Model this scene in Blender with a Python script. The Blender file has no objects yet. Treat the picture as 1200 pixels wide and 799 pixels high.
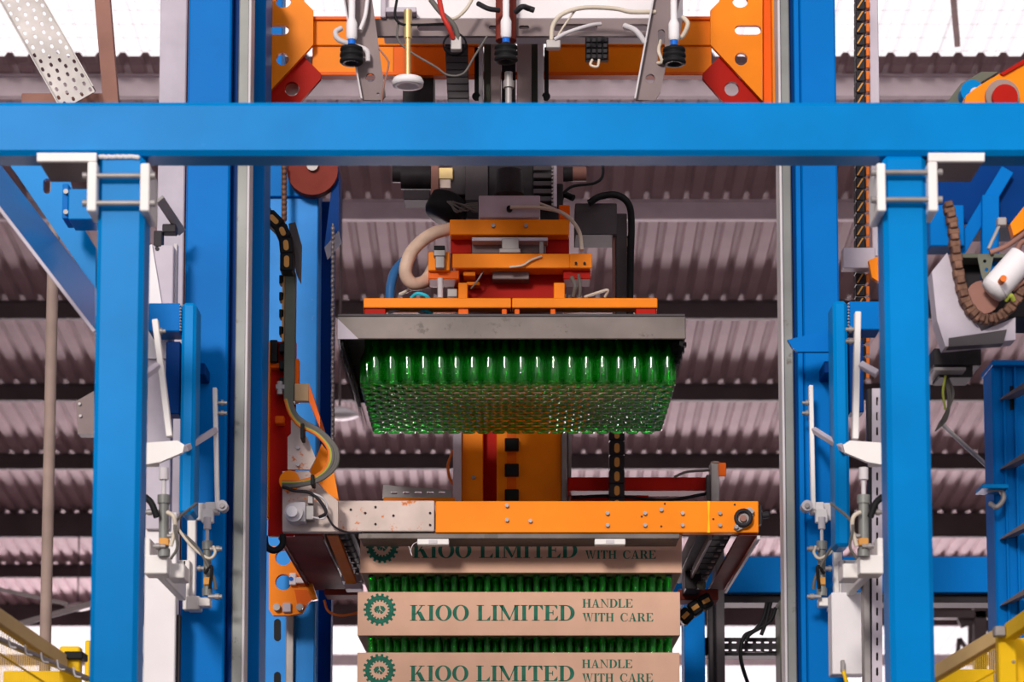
import bpy, bmesh, math, random
from mathutils import Vector, Matrix
random.seed(7)
SC = bpy.context.scene
COL = SC.collection
R = math.radians

# ------------------------------------------------------------------ camera
F, PPX, PPY, TH = 3000.0, 600.0, 768.0, R(6.3)
CAM = Vector((0, 0, 1.6))
cd = bpy.data.cameras.new('camera')
cam = bpy.data.objects.new('camera', cd); COL.objects.link(cam)
cam.location = CAM; cam.rotation_euler = (math.pi/2 + TH, 0, 0)
cd.sensor_width = 36; cd.lens = F/1200*36
cd.shift_y = (PPY-399.5)/1200
cd.clip_start = 0.1; cd.clip_end = 400
cd.dof.use_dof = True; cd.dof.focus_distance = 9.6; cd.dof.aperture_fstop = 5.6
SC.camera = cam

# ------------------------------------------------------------------ sky, sun, light, exposure
w = bpy.data.worlds.new('sky'); SC.world = w; w.use_nodes = True
bg = w.node_tree.nodes['Background']
bg.inputs[0].default_value = (1.0, 0.955, 0.98, 1); bg.inputs[1].default_value = 0.95
sl = bpy.data.lights.new('sun', 'SUN'); sl.energy = 1.95; sl.angle = R(9.0); sl.color = (1.0, 0.93, 0.86)
so = bpy.data.objects.new('sun', sl); COL.objects.link(so)
so.rotation_euler = (R(72), 0, R(-14))
al = bpy.data.lights.new('daylight_from_open_far_end', 'AREA'); al.shape = 'RECTANGLE'
al.size = 46; al.size_y = 1.6; al.energy = 9500; al.color = (1.0, 0.83, 0.87)
ao = bpy.data.objects.new('daylight_from_open_far_end', al); COL.objects.link(ao)
ao.location = (0, 51, 1.1); ao.rotation_euler = (R(-108), 0, 0)
ll = bpy.data.lights.new('floodlight_behind_camera', 'POINT'); ll.energy = 90; ll.shadow_soft_size = 0.13
lo_ = bpy.data.objects.new('floodlight_behind_camera', ll); COL.objects.link(lo_); lo_.location = (-2.5, -3.0, 5.9)
SC.cycles.max_bounces = 40; SC.cycles.transmission_bounces = 36; SC.cycles.transparent_max_bounces = 40   # rows of glass behind glass
vs = SC.view_settings
vs.view_transform = 'Standard'; vs.look = 'None'; vs.gamma = 1; vs.use_curve_mapping = False
vs.exposure = 0.35

# ------------------------------------------------------------------ materials
MAT = {}
def mat(name, col, rough=0.5, metal=0.0, var=0.12, scale=6.0, wear=None, wear_amt=0.0, bump=0.0, spec=0.10, coat=0.0):
    m = bpy.data.materials.new(name); m.use_nodes = True
    nt = m.node_tree; b = nt.nodes['Principled BSDF']
    b.inputs['Roughness'].default_value = rough; b.inputs['Metallic'].default_value = metal
    b.inputs['Specular IOR Level'].default_value = spec
    b.inputs['Coat Weight'].default_value = coat; b.inputs['Coat Roughness'].default_value = 0.2
    tc = nt.nodes.new('ShaderNodeTexCoord')
    n = nt.nodes.new('ShaderNodeTexNoise'); n.inputs['Scale'].default_value = scale; n.inputs['Detail'].default_value = 4
    nt.links.new(tc.outputs['Object'], n.inputs['Vector'])
    mr = nt.nodes.new('ShaderNodeMapRange'); mr.inputs[1].default_value = 0.3; mr.inputs[2].default_value = 0.7
    mr.inputs[3].default_value = 1-var; mr.inputs[4].default_value = 1+var
    nt.links.new(n.outputs['Fac'], mr.inputs[0])
    mx = nt.nodes.new('ShaderNodeMix'); mx.data_type = 'RGBA'; mx.blend_type = 'MULTIPLY'; mx.inputs[0].default_value = 1
    mx.inputs[6].default_value = (*col, 1)
    nt.links.new(mr.outputs[0], mx.inputs[7])
    out = mx.outputs[2]
    if wear:
        n2 = nt.nodes.new('ShaderNodeTexNoise'); n2.inputs['Scale'].default_value = scale*2.2; n2.inputs['Detail'].default_value = 8
        n2.inputs['Roughness'].default_value = 0.7
        nt.links.new(tc.outputs['Object'], n2.inputs['Vector'])
        cr = nt.nodes.new('ShaderNodeValToRGB')
        t = 0.72-wear_amt*0.4
        cr.color_ramp.elements[0].position = t; cr.color_ramp.elements[1].position = t+0.05
        nt.links.new(n2.outputs['Fac'], cr.inputs[0])
        m2 = nt.nodes.new('ShaderNodeMix'); m2.data_type = 'RGBA'
        nt.links.new(cr.outputs[0], m2.inputs[0]); nt.links.new(out, m2.inputs[6]); m2.inputs[7].default_value = (*wear, 1)
        out = m2.outputs[2]
    nt.links.new(out, b.inputs['Base Color'])
    if bump:
        bp = nt.nodes.new('ShaderNodeBump'); bp.inputs['Strength'].default_value = bump; bp.inputs['Distance'].default_value = 0.004
        n3 = nt.nodes.new('ShaderNodeTexNoise'); n3.inputs['Scale'].default_value = scale*14
        nt.links.new(tc.outputs['Object'], n3.inputs['Vector'])
        nt.links.new(n3.outputs['Fac'], bp.inputs['Height']); nt.links.new(bp.outputs[0], b.inputs['Normal'])
    MAT[name] = m
    return m

mat('blue', (0.000, 0.205, 0.56), 0.33, var=0.12, scale=3, spec=0.045, wear=(0.03, 0.32, 0.70), wear_amt=0.10)
mat('blue_machine', (0.000, 0.150, 0.50), 0.4, var=0.08, scale=3, spec=0.04, wear=(0.06, 0.14, 0.34), wear_amt=0.04)
mat('blue_chipped', (0.003, 0.22, 0.66), 0.5, spec=0.25, var=0.12, scale=5, wear=(0.35, 0.5, 0.7), wear_amt=0.12)
mat('blue_dark', (0.000, 0.035, 0.18), 0.45, var=0.1, spec=0.04)
mat('orange', (0.88, 0.235, 0.004), 0.42, var=0.10, scale=4, wear=(0.42, 0.10, 0.01), wear_amt=0.06)
mat('orange_deep', (0.78, 0.12, 0.003), 0.42, var=0.08, scale=4)  # orange with shade put into the colour, mainly on recessed and underside parts
mat('orange_worn', (0.62, 0.50, 0.45), 0.55, var=0.15, scale=7, wear=(0.62, 0.17, 0.03), wear_amt=0.34)
mat('red', (0.40, 0.008, 0.003), 0.5, var=0.12, spec=0.08)  # also stands for orange in shade on gripper and gusset parts
mat('red_brown', (0.20, 0.042, 0.032), 0.6, var=0.15, spec=0.015)
mat('galv', (0.30, 0.275, 0.27), 0.45, 0.25, var=0.2, scale=9, spec=0.3)
mat('stainless', (0.135, 0.108, 0.10), 0.4, 0.1, var=0.3, scale=5, wear=(0.09, 0.07, 0.062), wear_amt=0.35, spec=0.25)
mat('rail_steel', (0.20, 0.205, 0.195), 0.45, 0.1, var=0.3, scale=3, wear=(0.12, 0.10, 0.085), wear_amt=0.25, spec=0.3)
mat('rail_edge', (0.58, 0.54, 0.56), 0.5, 0.0, var=0.1)
mat('white', (0.78, 0.74, 0.76), 0.5, var=0.05, scale=5)
mat('white_bracket', (0.80, 0.76, 0.74), 0.45, var=0.06)
mat('white_steel', (0.52, 0.465, 0.53), 0.5, var=0.10, scale=8)
mat('grey_paint', (0.085, 0.075, 0.08), 0.55, var=0.15)
mat('taupe', (0.20, 0.155, 0.155), 0.5, 0.1, var=0.14)
mat('green_grey', (0.13, 0.135, 0.105), 0.5, 0.1, var=0.15)
mat('dark', (0.028, 0.024, 0.028), 0.5, var=0.2)
mat('motor', (0.028, 0.025, 0.028), 0.5, var=0.3, scale=12)
mat('black_rubber', (0.012, 0.012, 0.013), 0.55, var=0.2)
mat('bristle', (0.018, 0.016, 0.020), 0.75, var=0.3)
mat('bristle_tip', (0.55, 0.50, 0.58), 0.7, var=0.2)
mat('slot_yellow', (0.62, 0.30, 0.08), 0.6)
mat('brass', (0.50, 0.38, 0.18), 0.4, 0.5)
mat('hose_beige', (0.58, 0.42, 0.33), 0.45, var=0.12, scale=20)
mat('tube_clear', (0.62, 0.54, 0.44), 0.35)
mat('tube_blue', (0.03, 0.12, 0.30), 0.4)
mat('tube_cyan', (0.03, 0.42, 0.55), 0.4)
mat('tube_red', (0.5, 0.04, 0.03), 0.4)
mat('cable_grey', (0.13, 0.12, 0.11), 0.5)
mat('cable_green', (0.34, 0.38, 0.06), 0.5)
mat('cable_orange', (0.70, 0.17, 0.03), 0.5)
mat('blue_clip', (0.01, 0.14, 0.62), 0.4)
mat('yellow', (0.86, 0.52, 0.01), 0.45, var=0.06)
mat('yellow_rail', (0.66, 0.45, 0.20), 0.5, var=0.08)
mat('cardboard', (0.69, 0.42, 0.30), 0.8, var=0.05, scale=10, spec=0.2)
mat('cardboard_edge', (0.44, 0.26, 0.16), 0.85, var=0.1, spec=0.2)
mat('ink', (0.022, 0.15, 0.098), 0.75, var=0.22, scale=40, spec=0.2)
mat('roof', (0.47, 0.335, 0.36), 0.6, var=0.10, scale=2.0, wear=(0.33, 0.235, 0.255), wear_amt=0.08)
mat('purlin', (0.27, 0.21, 0.225), 0.6, var=0.14, scale=3)
mat('beam_dark', (0.12, 0.095, 0.10), 0.6, var=0.14, scale=3)
mat('rust_pipe', (0.30, 0.22, 0.19), 0.6, var=0.22, scale=6, wear=(0.24, 0.14, 0.10), wear_amt=0.15)
mat('rust_brown', (0.30, 0.15, 0.12), 0.6, var=0.15)
mat('concrete', (0.20, 0.18, 0.18), 0.8, var=0.15, scale=0.6)
mat('wood', (0.45, 0.30, 0.17), 0.8, var=0.15)
mat('purlin_lit', (0.62, 0.52, 0.56), 0.6, var=0.12, scale=3)  # purlin colour lightened to stand for light on the nearest webs
mat('blue_gloss', (0.03, 0.17, 0.46), 0.22, var=0.1, scale=3, spec=0.9)
mat('slide_taupe', (0.34, 0.26, 0.25), 0.5, var=0.12)
mat('chain', (0.22, 0.19, 0.19), 0.45, 0.5, var=0.3, scale=60)
mat('rust_chain', (0.16, 0.085, 0.06), 0.55, 0.4, var=0.4, scale=40)
mat('lamp_white', (0.85, 0.84, 0.86), 0.4, var=0.02)
mat('wire', (0.16, 0.13, 0.13), 0.6)

def glass_mat():
    m = bpy.data.materials.new('green_glass'); m.use_nodes = True
    nt = m.node_tree; nt.nodes.clear()
    o = nt.nodes.new('ShaderNodeOutputMaterial')
    tr = nt.nodes.new('ShaderNodeBsdfTransparent'); tr.inputs[0].default_value = (0.27, 0.97, 0.33, 1)
    rf = nt.nodes.new('ShaderNodeBsdfRefraction'); rf.inputs[0].default_value = (0.27, 0.97, 0.33, 1); rf.inputs['Roughness'].default_value = 0.02; rf.inputs['IOR'].default_value = 1.5
    df = nt.nodes.new('ShaderNodeBsdfTranslucent'); df.inputs[0].default_value = (0.02, 0.95, 0.10, 1)
    gl = nt.nodes.new('ShaderNodeBsdfGlossy'); gl.inputs['Roughness'].default_value = 0.05; gl.inputs[0].default_value = (1, 1, 1, 1)
    fr = nt.nodes.new('ShaderNodeFresnel'); fr.inputs[0].default_value = 1.52
    m0 = nt.nodes.new('ShaderNodeMixShader'); m0.inputs[0].default_value = 0.85
    m1 = nt.nodes.new('ShaderNodeMixShader'); m1.inputs[0].default_value = 0.07
    m2 = nt.nodes.new('ShaderNodeMixShader')
    nt.links.new(tr.outputs[0], m0.inputs[1]); nt.links.new(rf.outputs[0], m0.inputs[2])
    nt.links.new(m0.outputs[0], m1.inputs[1]); nt.links.new(df.outputs[0], m1.inputs[2])
    nt.links.new(fr.outputs[0], m2.inputs[0]); nt.links.new(m1.outputs[0], m2.inputs[1]); nt.links.new(gl.outputs[0], m2.inputs[2])
    nt.links.new(m2.outputs[0], o.inputs[0]); MAT['glass'] = m
glass_mat()
def sheet_mat():
    m = bpy.data.materials.new('translucent_sheet'); m.use_nodes = True
    nt = m.node_tree; nt.nodes.clear()
    o = nt.nodes.new('ShaderNodeOutputMaterial')
    a = nt.nodes.new('ShaderNodeBsdfTranslucent'); a.inputs[0].default_value = (0.97, 0.93, 0.95, 1)
    b = nt.nodes.new('ShaderNodeBsdfTransparent')
    x = nt.nodes.new('ShaderNodeMixShader'); x.inputs[0].default_value = 0.6
    nt.links.new(a.outputs[0], x.inputs[1]); nt.links.new(b.outputs[0], x.inputs[2]); nt.links.new(x.outputs[0], o.inputs[0])
    MAT['sheet'] = m
sheet_mat()

# ------------------------------------------------------------------ helpers
_f = Vector((0, math.cos(TH), math.sin(TH))); _u = Vector((0, -math.sin(TH), math.cos(TH)))
def P(px, py, Y):                                   # the world point at depth Y that the photograph shows at (px, py)
    d = _f + Vector(((px-PPX)/F, 0, 0)) + _u*((PPY-py)/F)
    return CAM + d*(Y/d.y)
def S(Y, py=450):                                   # metres per pixel there
    return (P(601, py, Y)-P(600, py, Y)).x

def catmull(pts, n=6):
    pts = [Vector(p) for p in pts]
    if len(pts) < 3: return pts
    q = [pts[0]*2-pts[1]] + pts + [pts[-1]*2-pts[-2]]
    out = []
    for i in range(1, len(q)-2):
        for k in range(n):
            t = k/n; a, b, c, d = q[i-1], q[i], q[i+1], q[i+2]
            out.append(0.5*((2*b)+(c-a)*t+(2*a-5*b+4*c-d)*t*t+(3*b-a-3*c+d)*t**3))
    out.append(pts[-1]); return out

class MB:
    def __init__(self): self.v = []; self.f = []; self.s = []; self.mi = []; self.m = 0
    def add(self, vs, fs, smooth=False):
        o = len(self.v); self.v += [tuple(v) for v in vs]
        for f in fs:
            self.f.append([i+o for i in f]); self.s.append(smooth); self.mi.append(self.m)
        return self
    def hexa(self, c):                               # c: 4 front corners + 4 back corners (same order)
        return self.add(c, [(0, 1, 2, 3), (7, 6, 5, 4), (0, 4, 5, 1), (1, 5, 6, 2), (2, 6, 7, 3), (3, 7, 4, 0)])
    def box(self, x0, x1, y0, y1, z0, z1, bev=None):
        if x0 > x1: x0, x1 = x1, x0
        if y0 > y1: y0, y1 = y1, y0
        if z0 > z1: z0, z1 = z1, z0
        if bev is None: bev = min(0.003, 0.12*min(x1-x0, y1-y0, z1-z0))
        cx, cy, cz = (x0+x1)/2, (y0+y1)/2, (z0+z1)/2
        return self.obox(Vector((cx, cy, cz)), Vector(((x1-x0)/2, 0, 0)), Vector((0, (y1-y0)/2, 0)), Vector((0, 0, (z1-z0)/2)), bev)
    def obox(self, c, ax, ay, az, bev=0.0):
        A = [ax, ay, az]; L = [a.length for a in A]; U = [a.normalized() for a in A]
        bev = min(bev, 0.45*min(L))
        if bev <= 0:
            vs = []
            for sy in (-1, 1):
                for sx, sz in ((-1, -1), (1, -1), (1, 1), (-1, 1)): vs.append(c+ax*sx+ay*sy+az*sz)
            return self.hexa(vs)
        vs = []; idx = {}
        for sx in (-1, 1):
            for sy in (-1, 1):
                for sz in (-1, 1):
                    s = (sx, sy, sz)
                    for k in range(3):
                        p = c.copy()
                        for j in range(3): p += U[j]*s[j]*(L[j] - (0 if j == k else bev))
                        idx[(s, k)] = len(vs); vs.append(p)
        fs = []
        def loop(k, sgn):
            a, b = (k+1) % 3, (k+2) % 3; out = []
            for ia, ib in ((-1, -1), (1, -1), (1, 1), (-1, 1)):
                s = [0, 0, 0]; s[k] = sgn; s[a] = ia; s[b] = ib; out.append(idx[(tuple(s), k)])
            return out if sgn > 0 else out[::-1]
        for k in range(3): fs += [loop(k, 1), loop(k, -1)]
        for k in range(3):                            # edge along axis k
            a, b = (k+1) % 3, (k+2) % 3
            for ia in (-1, 1):
                for ib in (-1, 1):
                    s0 = [0, 0, 0]; s0[a] = ia; s0[b] = ib; s1 = s0[:]; s0[k] = -1; s1[k] = 1
                    q = [idx[(tuple(s0), a)], idx[(tuple(s1), a)], idx[(tuple(s1), b)], idx[(tuple(s0), b)]]
                    fs.append(q if ia*ib < 0 else q[::-1])
        for sx in (-1, 1):
            for sy in (-1, 1):
                for sz in (-1, 1):
                    s = (sx, sy, sz); t = [idx[(s, 0)], idx[(s, 1)], idx[(s, 2)]]
                    fs.append(t if sx*sy*sz > 0 else t[::-1])
        return self.add(vs, fs)
    def r(self, x0, y0, x1, y1, Y, D, bev=None):      # box: front face = pixel rectangle at depth Y, D metres deep
        ym = (y0+y1)/2; xm = (x0+x1)/2
        return self.box(P(x0, ym, Y).x, P(x1, ym, Y).x, Y, Y+D, P(xm, y1, Y).z, P(xm, y0, Y).z, bev)
    def beam(self, p, q, w, h, up=(0, 0, 1), bev=0.002):
        p, q = Vector(p), Vector(q); d = (q-p); u = Vector(up)
        side = d.cross(u).normalized(); u = side.cross(d).normalized()
        return self.obox((p+q)/2, side*(w/2), d/2, u*(h/2), bev)
    def cyl(self, p, q, r, r2=None, n=14, cap=True):
        p, q = Vector(p), Vector(q); r2 = r if r2 is None else r2
        d = (q-p).normalized(); a = d.orthogonal().normalized(); b = d.cross(a)
        vs = []
        for c, rr in ((p, r), (q, r2)):
            for i in range(n):
                t = 2*math.pi*i/n; vs.append(c+(a*math.cos(t)+b*math.sin(t))*rr)
        self.add(vs, [(i, (i+1) % n, n+(i+1) % n, n+i) for i in range(n)], True)
        if cap:
            self.add(vs[:n], [tuple(range(n))[::-1]]); self.add(vs[n:], [tuple(range(n))])
        return self
    def c(self, a, b, rpx, r2=None, n=12):
        s = S(a[2], a[1]); return self.cyl(P(*a), P(*b), rpx*s, None if r2 is None else r2*s, n)
    def disc(self, x, y, Y, rpx, D, n=18, r2=None):
        p = P(x, y, Y); s = S(Y, y); return self.cyl(p+Vector((0, D, 0)), p, rpx*s, (r2 if r2 is not None else rpx)*s, n)
    def lathe(self, c, prof, n=16, axis=(0, 0, 1), cap=False):
        c = Vector(c); d = Vector(axis).normalized(); a = d.orthogonal().normalized(); b = d.cross(a); vs = []
        for r_, h in prof:
            for i in range(n):
                t = 2*math.pi*i/n; vs.append(c+d*h+(a*math.cos(t)+b*math.sin(t))*r_)
        fs = []
        for k in range(len(prof)-1):
            for i in range(n):
                fs.append((k*n+i, k*n+(i+1) % n, (k+1)*n+(i+1) % n, (k+1)*n+i))
        return self.add(vs, fs, True)
    def tube(self, pts, r, n=8, sub=6, smooth=True, ring=0.0):
        pts = catmull(pts, sub) if smooth else [Vector(p) for p in pts]
        vs = []; prev = None; N = len(pts)
        for i, p in enumerate(pts):
            d = (pts[min(i+1, N-1)]-pts[max(i-1, 0)]).normalized()
            a = d.orthogonal().normalized() if prev is None else (prev-d*prev.dot(d)).normalized()
            prev = a; b = d.cross(a); rr = r*(1+ring*(i % 2))
            for k in range(n):
                t = 2*math.pi*k/n; vs.append(p+(a*math.cos(t)+b*math.sin(t))*rr)
        fs = [(i*n+k, i*n+(k+1) % n, (i+1)*n+(k+1) % n, (i+1)*n+k) for i in range(N-1) for k in range(n)]
        self.add(vs, fs, True); self.add(vs[:n], [tuple(range(n))[::-1]]); self.add(vs[-n:], [tuple(range(n))])
        return self
    def t(self, pts, rpx, n=7, sub=6, smooth=True):
        return self.tube([P(*p) for p in pts], rpx*S(pts[0][2], pts[0][1]), n, sub, smooth)
    def poly(self, pts, Y, D):                        # prism from pixel outline
        f = [P(x, y, Y) for x, y in pts]; n = len(f)
        bk = [p+Vector((0, D, 0)) for p in f]
        return self.add(f+bk, [tuple(range(n)), tuple(range(2*n-1, n-1, -1))]+[(i, n+i, n+(i+1) % n, (i+1) % n) for i in range(n)])
    def mesh(self, name, mats):
        me = bpy.data.meshes.new(name); me.from_pydata(self.v, [], self.f)
        for k in (mats if isinstance(mats, (list, tuple)) else [mats]): me.materials.append(MAT[k])
        me.polygons.foreach_set('use_smooth', self.s); me.polygons.foreach_set('material_index', self.mi)
        bm = bmesh.new(); bm.from_mesh(me); bmesh.ops.recalc_face_normals(bm, faces=bm.faces); bm.to_mesh(me); bm.free()
        me.update(); return me
    def put(self, name, mats, parent=None, label=None, kind=None):
        o = bpy.data.objects.new(name, self.mesh(name, mats)); COL.objects.link(o)
        if parent: o.parent = parent
        if label: o['label'] = label
        if kind: o['kind'] = kind
        return o
    def thing(self, name, mats, label, cat, group=None, kind=None):
        return tag(self.put(name, mats), label, cat, group, kind)

def tag(o, label, cat, group=None, kind=None):
    o['label'] = label; o['category'] = cat
    if group: o['group'] = group
    if kind: o['kind'] = kind
    return o
THINGS = []
def thing(name, label=None, cat=None, group=None, kind=None):
    o = bpy.data.objects.new(name, None); COL.objects.link(o); o.empty_display_size = 0.1
    if label: o['label'] = label
    if cat: o['category'] = cat
    if group: o['group'] = group
    if kind: o['kind'] = kind
    THINGS.append(o); return o

def ell(cx, cy, rx, ry=None, n=20):
    ry = rx if ry is None else ry
    return [(cx+rx*math.cos(2*math.pi*i/n), cy+ry*math.sin(2*math.pi*i/n)) for i in range(n)]
def slot(cx, cy, L, rad, n=7, vert=False):
    out = []
    for i in range(n+1):
        t = -math.pi/2+math.pi*i/n; out.append((L/2-rad+rad*math.cos(t), rad*math.sin(t)))
    for i in range(n+1):
        t = math.pi/2+math.pi*i/n; out.append((-L/2+rad+rad*math.cos(t), rad*math.sin(t)))
    return [(cx-b, cy+a) if vert else (cx+a, cy+b) for a, b in out]
def plate(name, mats, outer, holes, Y, D, parent=None, label=None, frame=None):
    # flat plate with real holes; outline in pixels at depth Y (or in metres when a frame matrix is given)
    cu = bpy.data.curves.new(name, 'CURVE'); cu.dimensions = '2D'; cu.fill_mode = 'BOTH'; cu.extrude = D/2
    for ring in [outer]+holes:
        sp = cu.splines.new('POLY'); sp.points.add(len(ring)-1); sp.use_cyclic_u = True
        for k, (x, y) in enumerate(ring):
            if frame is None: p = P(x, y, Y); sp.points[k].co = (p.x, p.z, 0, 1)
            else: sp.points[k].co = (x, y, 0, 1)
    tmp = bpy.data.objects.new(name, cu); COL.objects.link(tmp)
    me = bpy.data.meshes.new_from_object(tmp.evaluated_get(bpy.context.evaluated_depsgraph_get()))
    bpy.data.objects.remove(tmp); bpy.data.curves.remove(cu)
    me.transform(frame if frame is not None else Matrix(((1, 0, 0, 0), (0, 0, -1, Y+D/2), (0, 1, 0, 0), (0, 0, 0, 1))))
    me.materials.clear()
    for k in (mats if isinstance(mats, (list, tuple)) else [mats]): me.materials.append(MAT[k])
    me.name = name
    o = bpy.data.objects.new(name, me); COL.objects.link(o)
    if parent: o.parent = parent
    if label: o['label'] = label
    return o
def bolts(parent, pts, Y, rpx=2.2, m='galv', D=0.012, name='bolt'):
    for x, y in pts:
        MB().disc(x, y, Y-D, rpx, D+0.002, n=6 if rpx < 3 else 8).put(name, m, parent)

# ================================================================== LARGE STRUCTURE
def roof_z(Y): return 1.6+10.3-0.118*Y+0.05
Y_A, Y_B, Y_C, Y_D = 16.0, 21.95, 42.9, 53.0
fl = MB(); fl.box(-60, 60, -12, 120, -0.2, 0.0, 0); fl.put('floor', 'concrete', kind='structure')

def corrugated(Y0, Y1, pitch=0.2, n=5, lift=0.0):
    m = MB(); xs = []
    for k in range(n):
        b = k*pitch
        xs += [(b, 0), (b+0.105, 0), (b+0.130, 0.036), (b+0.175, 0.036), (b+0.2, 0)]
    pr = []
    for x, z in xs:
        if not pr or abs(pr[-1][0]-x) > 1e-6: pr.append((x, z))
    pr.append((pr[-1][0]+0.03, 0.002))
    L = len(pr); vs = []
    for Y in (Y0, Y1):
        for t in (0, 0.0025):
            for x, z in pr: vs.append((x, Y, roof_z(Y)+z+t+lift))
    fs = []
    for i in range(L-1):
        fs += [(i, i+1, 2*L+i+1, 2*L+i), (L+i, 3*L+i, 3*L+i+1, L+i+1), (i, L+i, L+i+1, i+1), (2*L+i, 2*L+i+1, 3*L+i+1, 3*L+i)]
    m.add(vs, fs); return m
ceil = thing('ceiling', kind='structure')
g0 = corrugated(3.0, Y_A).put('roof_sheet', 'roof', ceil); g0.location.x = -11  # front roof out of view, added to cut sky light on the machine
for k in range(1, 22):
    o = g0.copy(); o.location.x = -11+k; COL.objects.link(o)
for sgn, nm in ((-1, 'wall_left'), (1, 'wall_right')):
    m = MB(); m.box(sgn*11.1, sgn*11.3, 3.0, Y_D, 0, roof_z(3.0)-2.2, 0); m.put(nm, 'purlin', kind='structure')  # unseen side walls, added to darken the sides of the machine
m = MB()
for a, b, c, d in ((-14, -1.6, 0, 7.4), (1.6, 14, 0, 7.4), (-1.6, 1.6, 6.2, 7.4)): m.box(a, b, -10.2, -10, c, d, 0)
m.put('wall_back_added', 'purlin', kind='structure')  # unseen wall added to cut low sky; its opening makes narrow bottle highlights
s0 = corrugated(Y_B, Y_C).put('roof_sheet', 'roof', ceil); s0.location.x = -11
for k in range(1, 22):
    o = s0.copy(); o.location.x = -11+k; COL.objects.link(o)
pk = 0
for k in range(8):
    Y = 22.3+2.8*k; z = roof_z(Y)-0.004
    m = MB(); h = 0.205 if k not in (5, 7) else 0.27
    m.box(-11, 11, Y, Y+0.006, z-h, z, 0); m.box(-11, 11, Y, Y+0.075, z-0.006, z, 0)
    m.box(-11, 11, Y, Y+0.075, z-h, z-h+0.006, 0); m.box(-11, 11, Y-0.03, Y, z-0.02, z, 0)
    m.box(-11, 11, Y-0.02, Y, z-h, z-h+0.025, 0)
    m.put('purlin', 'purlin_lit' if k < 2 else 'beam_dark', ceil)  # nearest two get a paler colour in place of light on them
for n_, (a, b) in enumerate(((Y_A, Y_B+0.1), (Y_C-0.1, Y_D))):
    wn = thing('window_%d' % (n_+1), kind='structure')
    g = corrugated(a, b, lift=0.04).put('skylight_sheet', 'sheet', wn); g.location.x = -11
    for k in range(1, 22):
        o = g.copy(); o.location.x = -11+k; COL.objects.link(o)
    mm = MB()
    for Y in ([17.0, 19.3] if n_ == 0 else [45.2, 48.0, 50.8]):
        z = roof_z(Y)-0.004
        m = MB(); m.box(-11, 11, Y, Y+0.006, z-0.2, z, 0); m.box(-11, 11, Y, Y+0.06, z-0.2, z-0.194, 0); m.put('purlin', 'purlin', wn)
    if n_ == 0:                                       # safety wire net under the roof light
        for i in range(25):
            Y = a+0.25*i
            if Y < b: mm.box(-11, 11, Y-0.0009, Y+0.0009, roof_z(Y)-0.046, roof_z(Y)-0.0442, 0)
        for i in range(89):
            x = -11+0.25*i
            mm.beam((x, a, roof_z(a)-0.04), (x, b, roof_z(b)-0.04), 0.0018, 0.0018, bev=0)
        mm.put('safety_net', 'wire', wn, kind='stuff')
        m = MB(); m.beam(P(1122, 52, 21.5), P(1112, -60, 19.0), 0.05, 0.05); m.put('net_strut', 'rust_brown', wn)

# roof steel far behind: two deep cross beams, columns and a truss
m = MB(); m.r(-300, 601, 1500, 629, 36.1, 0.12, 0); m.put('trim_1', 'beam_dark', kind='structure')
m = MB(); m.r(-300, 708, 1500, 733, 41.6, 0.12, 0); m.put('trim_2', 'beam_dark', kind='structure')
col = thing('roof_column', 'dark grey far steel column behind the right yellow guard fence', 'column')
p = P(1149, 706, 30); m = MB(); m.box(p.x-0.07, p.x+0.07, 30, 30.2, 0, p.z); m.put('column_shaft', 'beam_dark', col)
m = MB(); m.r(1092, 715, 1172, 724, 30.0, 0.15); m.put('cross_beam', 'beam_dark', col)
m = MB(); m.beam(P(1124, 731, 30.1), P(1146, 722, 30.1), 0.06, 0.12); m.beam(P(1124, 748, 30.1), P(1136, 765, 30.1), 0.05, 0.05)
m.beam(P(1124, 748, 30.1), P(1122, 770, 30.1), 0.05, 0.05); m.beam(P(1137, 725, 30.1), P(1137, 762, 30.1), 0.05, 0.05)
m.beam(P(1152, 728, 30.1), P(1164, 745, 30.1), 0.05, 0.05); m.put('truss_web', 'beam_dark', col)

# hanging round lamps
def lamp(px, py, Y, rpx, label):
    t = thing('pendant_lamp', label, 'lamp', 'round white lamps under the roof'); s = S(Y, py); c = P(px, py, Y); r = rpx*s
    m = MB(); m.lathe(c, [(0.001, -0.16*r), (r*0.55, -0.12*r), (r*0.9, -0.02*r), (r, 0.05*r), (r*0.95, 0.14*r), (r*0.6, 0.36*r), (r*0.2, 0.5*r), (0.001, 0.52*r)], 24); m.put('lamp_shade', 'lamp_white', t)
    m = MB(); m.cyl(c+Vector((0, 0, 0.5*r)), Vector((c.x, c.y, roof_z(max(c.y, Y_B))+0.003)), 0.012, n=6); m.put('lamp_rod', 'beam_dark', t)
lamp(398, 488, 24.9, 23, 'round white pendant lamp beside the hanging chain left of bottles')
lamp(91, 713, 36, 15, 'small white pendant lamp far left beside the rusty pole')

# ================================================================== FRONT BLUE FRAME
YF = 6.2
fr = thing('portal_frame', 'big blue square tube portal frame crossing nearest the camera', 'frame')
m = MB(); pz0, pz1 = P(600, 181, YF).z, P(600, 118.5, YF).z
m.box(P(-60, 150, YF).x, P(1260, 150, YF).x, YF, YF+0.105, pz0, pz1, 0.012); m.put('cross_beam', 'blue', fr)
for x0, x1 in ((109.5, 165), (1039.5, 1091)):
    m = MB(); m.box(P(x0, 480, YF).x, P(x1, 480, YF).x, YF+0.002, YF+0.122, 0, pz0, 0.012); m.put('post', 'blue', fr)
def weld(x0, x1, y):
    m = MB()
    for i in range(14):
        x = x0+(x1-x0)*(i+0.5)/14; p = P(x, y+random.uniform(-0.5, 0.5), YF-0.001); m.lathe(p, [(0.001, -0.005), (0.006, -0.002), (0.006, 0.002), (0.001, 0.005)], 6, (0, 1, 0))
    m.put('weld_bead', 'white_bracket', fr)
weld(116, 163, 184)
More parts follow.
